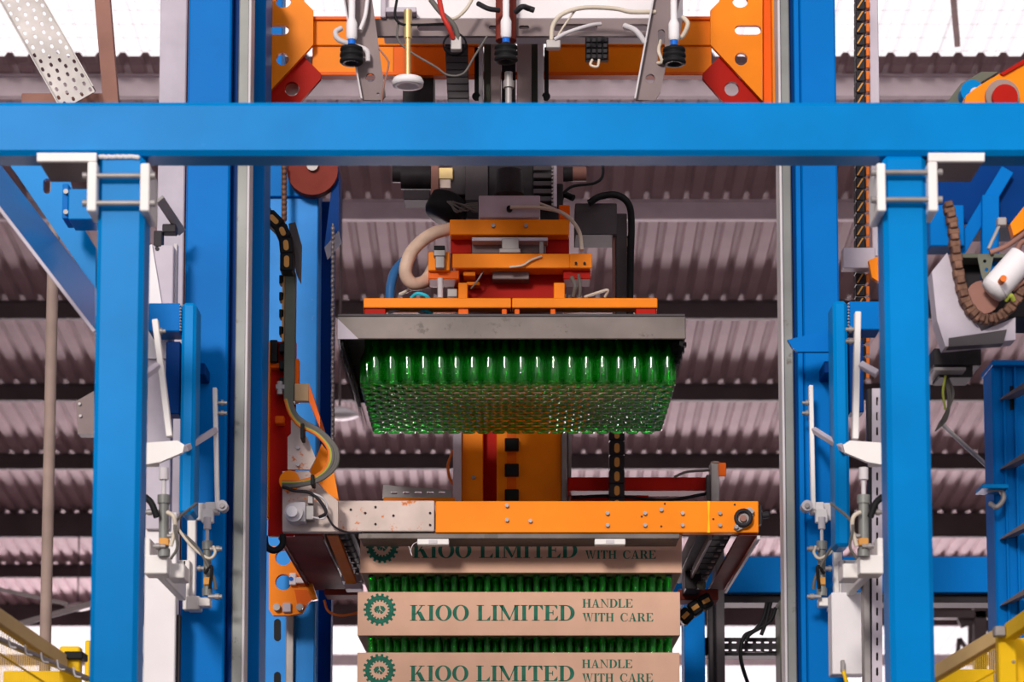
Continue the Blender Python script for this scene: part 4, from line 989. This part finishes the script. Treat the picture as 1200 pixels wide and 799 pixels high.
hook(-1, lambda x: x, 355, 'blue square tube guide bracket beside the left front post', 602)
hk = hook(1, lambda x: 1206-x, 353, 'blue square tube guide bracket beside the right front post', 640)
m = MB(); m.poly([(923, 398), (976, 385), (979, 385), (979, 412), (935, 412), (929, 408)], 8.2, 0.02); m.put('guide_fin', 'blue_machine', hk, 'pointed blue fin reaching over the rail')

# ================================================================== PNEUMATIC LATCHES
def latch(fx, Y, pts, label):
    """pts give pixel coordinates on the left side; fx mirrors them to the right"""
    t = thing('pneumatic_latch', label, 'latch'); q = lambda x, y, dY=0: (fx(x), y, Y+dY)
    def rr(m, x0, y0, x1, y1, Yy, D):
        a, b = sorted((fx(x0), fx(x1))); return m.r(a, y0, b, y1, Yy, D)
    (bx0, by0), (bx1, by1) = pts['bar']; wv = pts['barw']*S(Y)
    m = MB(); m.beam(P(*q(bx0, by0)), P(*q(bx1, by1)), 0.03, wv, up=(1, 0, 0)); b = m.put('latch_bar', 'white_bracket', t)
    for x, y in pts['bolts']:
        m = MB(); m.cyl(P(*q(x-5, y, -0.0)), P(*q(x+8, y, -0.0)), 0.006, n=8); m.cyl(P(*q(x+1, y)), P(*q(x+4, y)), 0.010, n=6); m.put('bolt', 'galv', b)
    m = MB(); (lx0, ly0), (lx1, ly1) = pts['link']; m.beam(P(*q(lx0, ly0, -.01)), P(*q(lx1, ly1, pts.get('ldY', -.03))), 0.02, pts['linkw']*S(Y), up=(1, 0, 0.3)); m.put('link_arm', 'white_steel', t)
    m = MB()
    for x0, y0, x1, y1, dY, D in pts['plates']: rr(m, x0, y0, x1, y1, Y+dY, D)
    if 'taper' in pts: m.poly([(fx(x), y) for x, y in pts['taper']], Y-0.04, 0.02)
    m.put('pivot_plate', 'white_bracket', t)
    cx, cy0, cy1, cr_ = pts['cyl']
    m = MB(); m.c(q(cx, cy0, -.03), q(cx, cy1, -.03), cr_, n=14); m.c(q(cx, cy0, -.03), q(cx, cy0+10, -.03), cr_+1.6, n=14); m.c(q(cx, cy1-9, -.03), q(cx, cy1, -.03), cr_+1.4, n=14); c = m.put('air_cylinder', 'rail_steel', t)
    m = MB(); m.c(q(cx, pts['rod'], -.03), q(cx, cy0, -.03), cr_*0.45); m.c(q(cx, pts['rod'], -.03), q(cx, pts['rod']+14, -.03), cr_*0.95, n=10); m.put('piston_rod', 'rail_edge', t)
    m = MB(); rr(m, cx-cr_, cy1-22, cx+cr_, cy1-13, Y-.05, 0.02); m.put('sensor_band', 'slot_yellow', c)
    for x, y, sx in pts['nozz']:
        m = MB(); m.c(q(x, y, -.05), q(x+sx, y, -.05), 2.6, n=8); m.c(q(x+sx*0.5, y, -.05), q(x+sx*0.8, y, -.05), 3.8, n=8); m.put('air_fitting', 'galv', c)
    for hp, r_, mm_ in pts['hose']:
        m = MB(); m.t([(fx(x), y, Y+dY) for x, y, dY in hp], r_, 7, 7); m.put('air_hose', mm_, t)
    if 'arm' in pts:
        m = MB()
        for x0, y0, x1, y1, dY, D in pts['arm']: rr(m, x0, y0, x1, y1, Y+dY, D)
        m.put('support_arm', 'white_bracket', t)
    if 'knob' in pts:
        x, y = pts['knob']; m = MB(); m.disc(fx(x), y, Y-0.05, 6.5, 0.05, 14); kk = m.put('pivot_boss', 'rail_edge', t); MB().disc(fx(x), y, Y-0.06, 3, 0.02, 8).put('pivot_pin', 'galv', kk)
rear = dict(ldY=-0.27, bar=((252, 455), (255, 598)), barw=5, bolts=[(258, 472), (258, 484)], link=((252, 504), (217, 526)), linkw=6,
            plates=[(230, 589, 246, 609, 0.02, 0.02), (240, 588, 256, 601, -.01, 0.05), (236, 596, 250, 612, -.03, 0.03), (219, 588, 229, 706, 0.03, 0.04)],
            cyl=(243, 634, 698, 4.6), rod=606, nozz=[(246, 643, 14), (244, 699, 16), (239, 666, -8)],
            hose=[([(208, 622, -.02), (222, 632, -.05), (236, 648, -.07), (250, 676, -.06), (253, 690, -.05)], 2.0, 'cable_grey'), ([(206, 616, -.02), (225, 640, -.06), (244, 654, -.07), (252, 648, -.06), (250, 640, -.05)], 1.8, 'tube_clear'), ([(240, 672, -.06), (248, 664, -.07), (246, 690, -.06)], 2.0, 'black_rubber')],
            arm=[(197, 656, 218, 676, 0.0, 0.09), (214, 656, 222, 714, 0.0, 0.05), (218, 698, 234, 714, -.01, 0.08), (232, 700, 246, 710, -.03, 0.06)], knob=(260, 592))
latch(lambda x: x, 8.3, rear, 'white pneumatic latch with cylinder on the left blue column face')
rr_ = dict(rear); rr_.update(bar=((1206-950, 452), (1206-953, 598)))
latch(lambda x: 1206-x, 8.3, rr_, 'white pneumatic latch with cylinder on the right blue column face')
front = dict(bar=((182, 375), (199, 512)), barw=7, bolts=[(186, 388)], link=((186, 428), (170, 440)), linkw=8,
             plates=[(166, 519, 184, 543, -.02, 0.06)], taper=[(166, 519), (208, 516), (216, 521), (214, 530), (188, 541), (166, 545)], cyl=(192, 580, 652, 6.0), rod=548, nozz=[(186, 600, -16), (194, 640, -14), (196, 628, 10)],
             hose=[([(170, 582, -.05), (178, 590, -.06), (184, 606, -.06)], 4, 'black_rubber'), ([(196, 600, -.06), (204, 606, -.07), (205, 622, -.06), (200, 640, -.06)], 2.6, 'tube_clear'), ([(200, 655, -.05), (208, 640, -.06), (206, 612, -.06), (230, 590, 0.1)], 1.8, 'cable_grey')],
             arm=[(166, 630, 176, 660, 0, .83), (168, 650, 196, 672, -.02, 0.1), (196, 660, 216, 677, 0.05, 0.12)])
latch(lambda x: x, 7.4, front, 'white pneumatic latch close behind the left blue front post')
fr2 = dict(front); fr2.update(bar=((1206-1007, 366), (1206-1004, 515)), bolts=[(1206-1001, 386), (1206-1001, 400)], link=((1206-1010, 427), (1206-1030, 438)))
latch(lambda x: 1204-x, 7.4, fr2, 'white pneumatic latch close behind the right blue front post')
# white control box and slotted channel, right
cb = thing('control_box', 'white control box with yellow cable low on the right column', 'box'); YX = 8.1
m = MB(); m.r(975, 694, 1014, 790, YX, 0.1); m.put('box_body', 'white', cb)
m = MB(); m.r(986, 773, 990, 786, YX-0.03, 0.03); m.put('cable_gland', 'galv', cb)
m = MB(); m.t([(988, 784, YX-0.02), (990, 792, YX-0.03), (996, 812, YX-0.03)], 2.4); m.put('cable', 'yellow', cb)
sc_ = thing('slotted_channel', 'pale slotted wiring channel beside the right blue front post', 'channel')
plate('channel_face', 'white_steel', [(1022, 455), (1034, 455), (1034, 830), (1022, 830)], [slot(1028, 470+k*17.6, 10, 1.3, 4, True) for k in range(20)], 7.9, 0.004, sc_)
m = MB(); m.r(1015, 640, 1023, 1200, 7.92, 0.06); m.put('channel_side', 'galv', sc_)
m = MB(); m.r(1022, 455, 1034, 1200, 7.96, 0.04); m.put('channel_back', 'dark', sc_)
# striped energy chain upper right behind
er = thing('energy_chain', 'upright black energy chain with tan stripes right of the right column', 'cable chain'); Yq = 9.3
for k in range(34):
    y = -30+k*14; m = MB(); m.r(1003, y, 1014, y+13, Yq, 0.06); l = m.put('chain_link', 'dark', er)
    m = MB(); m.poly([(1004, y+11), (1010, y+1), (1012, y+1), (1006, y+11)], Yq-0.003, 0.004); m.put('stripe', 'slot_yellow', l)
    m = MB(); m.r(1015, y+1, 1019, y+11, Yq, 0.05); m.put('side_slot', 'cable_orange', l)
m = MB(); m.r(1020, -40, 1031, 300, Yq+0.02, 0.06); m.put('chain_guide', 'white_steel', er)
m = MB(); m.r(988, 290, 1026, 314, Yq-0.1, 0.06); m.put('chain_bracket', 'white_steel', er)
m = MB(); m.poly([(1018, 305), (1030, 300), (1030, 330), (1022, 325)], Yq-0.15, 0.03); m.put('orange_flag', 'orange', er)

# ================================================================== UPPER LEFT BRACE, POLE, FENCES
bc_ = thing('diagonal_brace', 'blue diagonal brace with gusset behind the left clamp bracket', 'brace')
def slab(m, q, D): 
    f = [P(*a) for a in q]; return m.hexa(f+[p+Vector((0, D, 0)) for p in f])
m = MB(); slab(m, [(-40, 190, 7.0), (111, 387, 7.0), (111, 336, 7.2), (-40, 140, 7.2)], 0.05); m.put('brace_body', 'blue_gloss', bc_)
m = MB(); m.beam(P(-40, 193, 6.98), P(111, 389, 6.98), 0.01, 0.012, up=(0, 1, 0)); m.put('brace_edge', 'white_steel', bc_)
plate('gusset_plate', 'blue', [(5, 185), (75, 185), (95, 262), (112, 290), (112, 340), (20, 205)], [slot(55, 218, 18, 4.5, vert=True)], 7.35, 0.02, bc_)
m = MB(); m.r(80, 221, 112, 257, 7.1, 0.12); m.put('end_block', 'blue', bc_)
m = MB(); m.r(73, 215, 80, 256, 7.15, 0.1); m.put('end_plate', 'blue_machine', bc_)
bolts(bc_, [(77, 224), (77, 248)], 7.15, 3)
m = MB(); m.cyl(P(62, 315, 7.8), Vector((P(53.5, 740, 7.8).x, 7.8, 0)), 6.8*S(7.8), n=16); m.cyl(P(62, 315, 7.8), P(66, 190, 7.8), 6.8*S(7.8), n=16)
m.thing('steel_pole', 'rust_pipe', 'weathered round steel pole left of the left front post', 'pole')
jb2 = thing('beam_box', 'grey bolted plate bracket far behind the left pole', 'bracket')
m = MB(); m.poly([(89, 470), (110, 458), (112, 508), (91, 508)], 12, 0.1); m.put('plate', 'taupe', jb2); bolts(jb2, [(93, 473), (94, 487)], 12, 1.8, 'rail_edge')
m = MB(); m.beam(P(-20, 686, 20), P(80, 708, 20), 0.03, 0.03); m.beam(P(20, 732, 20), P(112, 706, 20), 0.06, 0.04); m.thing('tie_rods', 'beam_dark', 'pair of thin crossing roof tie rods at the lower left', 'tie rod')

def fence(name, label, rail, post_x, posts, Y0, Y1, extra):
    """rail: list of two pixel points with depth; wires hang below it"""
    t = thing(name, label, 'fence'); a, b = P(*rail[0]), P(*rail[1])
    m = MB(); m.beam(a, b, 0.03, 0.04); m.put('top_rail', 'yellow_rail', t)
    n = 40; m = MB()
    for i in range(n):
        p = a.lerp(b, (i+0.5)/n); m.box(p.x-0.001, p.x+0.001, p.y-0.001, p.y+0.001, 0.3, p.z-0.01, 0)
    m.put('mesh_wires', 'yellow', t, kind='stuff')
    m = MB()
    for dz in (0.09, 0.24, 0.39): m.beam(a-Vector((0, 0, dz)), b-Vector((0, 0, dz)), 0.004, 0.004, bev=0)
    m.put('cross_wires', 'yellow', t, kind='stuff')
    m = MB(); m.beam(Vector((a.x, a.y, 0.32)), Vector((b.x, b.y, 0.32)), 0.03, 0.04); m.put('bottom_rail', 'yellow', t)
    for (x0, x1, y, Y) in posts:
        m = MB(); X0, X1 = P(x0, 790, Y).x, P(x1, 790, Y).x; m.box(X0, X1, Y, Y+0.05, 0, P(600, y, Y).z, 0.004); m.put('fence_post', 'yellow', t)
    return t
fL = fence('guard_fence', 'yellow wire mesh guard fence at the lower left', [(-30, 705, 6.4), (74, 776, 7.2)], 0, [(69, 93, 757, 7.2), (99, 105, 750, 7.6)], 0, 0, None)
m = MB(); m.r(75, 763, 97, 772, 7.18, 0.09); m.put('post_clamp', 'black_rubber', fL)
m = MB(); m.beam(P(-20, 741, 6.45), P(104, 796, 7.3), 0.02, 0.012); m.put('cable_run', 'galv', fL)
for k in range(5):
    x = 10+k*19; y = 750+k*8.6; m = MB(); m.t([(x, y-3, 6.6+k*.12), (x+2, y+7, 6.6+k*.12), (x+9, y+9, 6.6+k*.12)], 1.2); m.put('cable_hook', 'rail_edge', fL)
m = MB(); a = P(-20, 800, 7.4); m.box(a.x, P(68, 790, 7.6).x, 7.7, 7.72, 0.5, P(30, 786, 7.7).z, 0.002); m.put('kick_panel', 'yellow', fL)
fR = fence('guard_fence', 'yellow wire mesh guard fence at the lower right', [(1085, 796, 7.4), (1173, 744, 7.0)], 0, [(1171, 1192, 733, 6.9)], 0, 0, None)
m = MB(); m.beam(P(1184, 740, 6.88), P(1216, 718, 6.6), 0.03, 0.045); m.put('top_rail', 'yellow', fR)
m = MB(); m.r(1166, 733, 1179, 745, 6.86, 0.04); m.put('rail_clamp', 'galv', fR)
m = MB(); m.box(P(1192, 790, 6.9).x, P(1216, 790, 6.9).x, 6.95, 6.965, 0.4, P(1200, 745, 6.9).z, 0.002); m.put('mesh_panel', 'yellow', fR)
m = MB(); m.box(P(1098, 790, 7.6).x, P(1172, 790, 7.6).x, 7.7, 7.72, 0.5, P(1130, 784, 7.7).z, 0.002); m.put('kick_panel', 'yellow', fR)
MB().disc(1188, 775, 6.895, 1.8, 0.01, 10).put('bolt', 'galv', fR)

# ================================================================== BEHIND AND RIGHT
bb = MB(); bb.r(770, 652, 1240, 694, 12.0, 0.12); bo = bb.thing('rear_beam', 'blue_machine', 'blue horizontal beam low behind the stack on the right', 'beam')
m = MB(); m.r(770, 697, 1240, 706, 12.05, 0.2); m.put('beam_shelf', 'dark', bo)
rc = thing('rear_frame', 'grey and blue rear uprights right of the cardboard trays', 'frame'); Yr = 11.4
X = lambda px, Y=Yr: P(px, 720, Y).x
m = MB(); m.box(X(800), X(824), Yr-0.1, Yr+0.1, 0, P(810, 705, Yr).z, 0.004); m.put('blue_upright', 'blue_machine', rc)
m = MB(); m.box(X(837), X(847), Yr-0.1, Yr+0.1, 0, P(840, 640, Yr).z, 0.004); m.box(X(830), X(836), Yr, Yr+0.1, 0, P(840, 690, Yr).z, 0.004); m.put('grey_upright', 'grey_paint', rc)
m = MB(); m.box(X(911), X(926), Yr-0.1, Yr+0.1, 0, P(918, 706, Yr).z, 0.004); gu = m.put('drilled_upright', 'green_grey', rc)
bolts(gu, [(918, 758), (918, 767), (918, 778)], Yr-0.1, 1.6, 'black_rubber', 0.003, 'hole')
plate('cable_ladder', 'dark', [(823, 747), (912, 747), (912, 764), (823, 764)], [slot(832+k*9.5, 752.5+9*j, 6, 1.1, 4) for k in range(9) for j in range(2)], Yr+0.05, 0.02, rc)
m = MB(); m.r(823, 764, 912, 768, Yr+0.06, 0.15); m.put('ladder_flange', 'dark', rc)
for pts in ([(899, 706), (894, 725), (885, 738), (872, 746), (868, 770), (876, 799), (884, 815)], [(903, 706), (898, 728), (892, 744)], [(909, 712), (902, 728), (880, 742), (874, 750)]):
    m = MB(); m.t([(x, y, Yr-0.02) for x, y in pts], 2.4, 7, 7); m.put('cable', 'black_rubber', rc)
ch = thing('energy_chain', 'short black energy chain with tan slots right of the middle tray', 'cable chain')
pp = [(797, 728), (808, 717), (820, 709), (833, 702)]
for k in range(3):
    a, b = P(*pp[k], 10.46), P(*pp[k+1], 10.46); d = b-a; m = MB(); m.beam(a, b, 0.08, 17*S(10.5), up=(-d.z, 0, d.x), bev=0.008); l = m.put('chain_link', 'black_rubber', ch)
    m = MB(); c = (a+b)/2+Vector((0, -0.042, 0)); m.beam(c-d*0.3, c+d*0.3, 0.006, 5*S(10.5), up=(-d.z, 0, d.x), bev=0.003); m.put('slot', 'slot_yellow', l)
# blue rack at the right edge
rk_ = thing('blue_rack', 'blue upright rack with pointed shelf edges at the right edge', 'rack'); Yk = 7.9
m = MB(); m.box(P(1165, 570, Yk).x, P(1230, 570, Yk).x, Yk, Yk+0.15, 0, P(1180, 424, Yk).z, 0.006); m.put('rack_column', 'blue_machine', rk_)
for x in (1177, 1190):
    m = MB(); m.box(P(x, 570, Yk).x, P(x+3, 570, Yk).x, Yk-0.012, Yk, 0, P(1180, 430, Yk).z, 0.003); m.put('column_rib', 'blue_machine', rk_)
m = MB(); m.r(1163, 422, 1230, 428, Yk-0.03, 0.2); m.put('top_cap', 'blue_machine', rk_)
for y in (440, 522, 604, 682):
    m = MB(); f = [P(1172, y+28, Yk-0.02), P(1215, y+8, Yk-0.25), P(1215, y-2, Yk-0.25), P(1173, y+26, Yk-0.02)]; m.hexa(f+[p+Vector((0.02, 0.12, 0.004)) for p in f]); m.put('shelf_edge', 'taupe', rk_)
m = MB(); m.r(1151, 567, 1182, 572, Yk-0.12, 0.12); m.put('bracket_tab', 'blue', rk_)
m = MB(); m.t([(1158, 574, Yk-0.08), (1172, 574, Yk-0.08), (1176, 584, Yk-0.08), (1168, 594, Yk-0.08), (1160, 590, Yk-0.06)], 3.2); m.put('hook', 'galv', rk_)
m = MB(); m.r(1184, 452, 1190, 480, Yk-0.004, 0.005); m.put('dark_slot', 'black_rubber', rk_)
m = MB(); m.beam(P(1105, 498, 8.4), P(1168, 556, 8.0), 0.012, 0.012); m.thing('stay_rod', 'galv', 'thin grey stay rod slanting toward the blue rack', 'rod')
# conveyor head upper right
cv = thing('conveyor_head', 'blue conveyor head with rusty chain behind the right clamp bracket', 'conveyor'); Yv = 7.3
m = MB(); m.r(1092, 176, 1240, 262, Yv+0.12, 0.2); m.put('head_plate', 'blue_dark', cv)
m = MB(); m.r(1090, 240, 1130, 288, Yv+0.05, 0.1); m.put('side_plate', 'blue_machine', cv)
m = MB(); m.beam(P(1180, 200, Yv+0.1), P(1120, 300, Yv+0.1), 0.03, 0.04); m.beam(P(1160, 230, Yv+0.08), P(1160, 330, Yv+0.08), 0.03, 0.05); m.put('brace', 'blue_machine', cv)
m = MB(); m.poly([(1092, 318), (1110, 296), (1126, 350), (1150, 388), (1190, 372), (1190, 398), (1108, 406), (1098, 375)], Yv, 0.08); m.put('drip_pan', 'white_steel', cv, 'curved pale grey drip pan')
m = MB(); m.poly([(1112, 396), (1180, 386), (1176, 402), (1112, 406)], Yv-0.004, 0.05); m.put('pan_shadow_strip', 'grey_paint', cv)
m = MB(); m.r(1124, 297, 1240, 302, Yv+0.02, 0.1); m.put('pan_rim', 'green_grey', cv)
m = MB(); m.r(1126, 302, 1240, 372, Yv+0.10, 0.2); m.put('dark_housing', 'dark', cv)
ch_pts = catmull([P(*q) for q in ((1110, 238, Yv-0.02), (1116, 262, Yv-0.02), (1119, 290, Yv-0.02), (1124, 325, Yv-0.02), (1132, 355, Yv-0.02), (1148, 373, Yv-0.02), (1168, 373, Yv-0.02), (1186, 358, Yv-0.02), (1200, 335, Yv-0.02))], 4)
for i in range(len(ch_pts)-1):
    a, b = ch_pts[i], ch_pts[i+1]; d = b-a; m = MB(); m.beam(a-d*0.08, b+d*0.08, 0.03 if i % 2 else 0.045, 13*S(Yv) if i % 2 else 10*S(Yv), up=(-d.z, 0, d.x), bev=0.003); m.put('chain_link', 'rust_chain', cv)
MB().disc(1152, 348, Yv+0.01, 20, 0.04, 20).put('sprocket', 'rust_brown', cv)
mo = MB(); mo.cyl(P(1166, 338, Yv-0.05), P(1198, 302, Yv-0.05), 17*S(Yv), n=18); mo.lathe(P(1166, 338, Yv-0.05), [(17*S(Yv), 0), (15*S(Yv), 0.015), (0.001, 0.02)], 18, (-1, 0, -1)); mt = mo.put('motor', 'white', cv, 'white rounded gear motor')
MB().disc(1176, 326, Yv-0.13, 4, 0.09, 12).put('motor_badge', 'cable_orange', mt)
plate('green_plate', 'green_grey', [(1145, 298), (1165, 298), (1160, 320), (1155, 336), (1150, 322)], [ell(1154, 306, 2), ell(1156, 316, 2.2)], Yv-0.03, 0.006, cv)
m = MB(); m.t([(1188, 352, Yv-0.04), (1184, 346, Yv-0.05), (1178, 352, Yv-0.04)], 3, 8); m.put('green_tube', 'cable_green', cv)
m = MB(); m.beam(P(1172, 262, Yv-0.02), P(1158, 292, Yv-0.02), 0.01, 0.01); m.r(1169, 254, 1180, 264, Yv-0.03, 0.03); m.put('tension_rod', 'galv', cv)
m = MB(); m.poly([(1184, 262), (1200, 242), (1200, 268), (1188, 276)], Yv-0.05, 0.04); m.put('orange_flag', 'orange', cv)
for pts in ([(1160, 296), (1180, 288), (1205, 270)], [(1190, 300), (1196, 285), (1210, 280)], [(1186, 340), (1200, 330), (1215, 332)]):
    m = MB(); m.t([(x, y, Yv-0.04) for x, y in pts], 3.2); m.put('hose', 'rust_brown', cv)
m = MB(); m.r(1094, 408, 1150, 428, Yv+0.2, 0.15); m.r(1100, 420, 1140, 442, Yv+0.22, 0.12); m.put('under_box', 'motor', cv)
m = MB(); m.r(1094, 430, 1132, 434, Yv+0.16, 0.2); m.put('under_plate', 'galv', cv)
m = MB()
for k in range(7): m.t([(1104+k*0.9, 438, Yv+0.25), (1113+k*0.4-3*math.sin(k), 462, Yv+0.22), (1110-k*0.9, 490, Yv+0.22), (1096+k, 505-k*2, Yv+0.25)], 1.0)
m.put('wire_bundle', 'cable_grey', cv, kind='stuff')
m = MB(); m.t([(1108, 440, Yv+0.2), (1105, 460, Yv+0.2), (1108, 480, Yv+0.2)], 1.5); m.put('green_wire', 'cable_green', cv)
oa = thing('curved_boom', 'orange curved arm with red wheel above the beam at right edge', 'arm'); Ya_ = 7.6
m = MB(); m.poly([(1130, 125), (1132, 112), (1148, 100), (1172, 86), (1205, 66), (1240, 60), (1240, 125)], Ya_, 0.08); m.put('arm_body', 'orange', oa)
m = MB(); m.poly([(1172, 86), (1205, 66), (1240, 58), (1240, 64), (1206, 71), (1176, 88)], Ya_-0.01, 0.1); m.put('arm_rim', 'red', oa)
MB().disc(1175, 112, Ya_-0.02, 20, 0.03, 22).put('wheel_cover', 'rust_pipe', oa)
MB().disc(1178, 113, Ya_-0.04, 15, 0.03, 20).put('wheel', 'red', oa)
MB().disc(1140, 107, Ya_+0.1, 14, 0.05, 20).put('blue_disc', 'blue', oa)
MB().disc(1143, 108, Ya_+0.08, 6, 0.05, 14).put('disc_cap', 'rail_edge', oa)
m = MB(); m.poly([(1108, 122), (1126, 98), (1150, 84), (1170, 84), (1150, 96), (1130, 110), (1124, 124)], Ya_+0.16, 0.05); m.put('guard_rim', 'green_grey', oa)

# ================================================================== origins at each thing's base
bpy.context.view_layer.update()
for t in THINGS:
    lo = Vector((1e9,)*3); hi = Vector((-1e9,)*3)
    for c in t.children_recursive:
        if c.type == 'MESH':
            for v in c.bound_box:
                p = c.matrix_world @ Vector(v)
                for k in range(3): lo[k] = min(lo[k], p[k]); hi[k] = max(hi[k], p[k])
    base = Vector(((lo.x+hi.x)/2, (lo.y+hi.y)/2, lo.z))
    t.location = base
    for c in t.children: c.location = c.location-base
for o in list(COL.objects):
    if o.type == 'MESH' and o.parent is None and o.data.users == 1:
        bb_ = [Vector(v) for v in o.bound_box]; base = Vector(((bb_[0].x+bb_[6].x)/2, (bb_[0].y+bb_[6].y)/2, min(v.z for v in bb_)))
        o.data.transform(Matrix.Translation(-base)); o.location = o.location+base
        for c in o.children: c.location = c.location-base
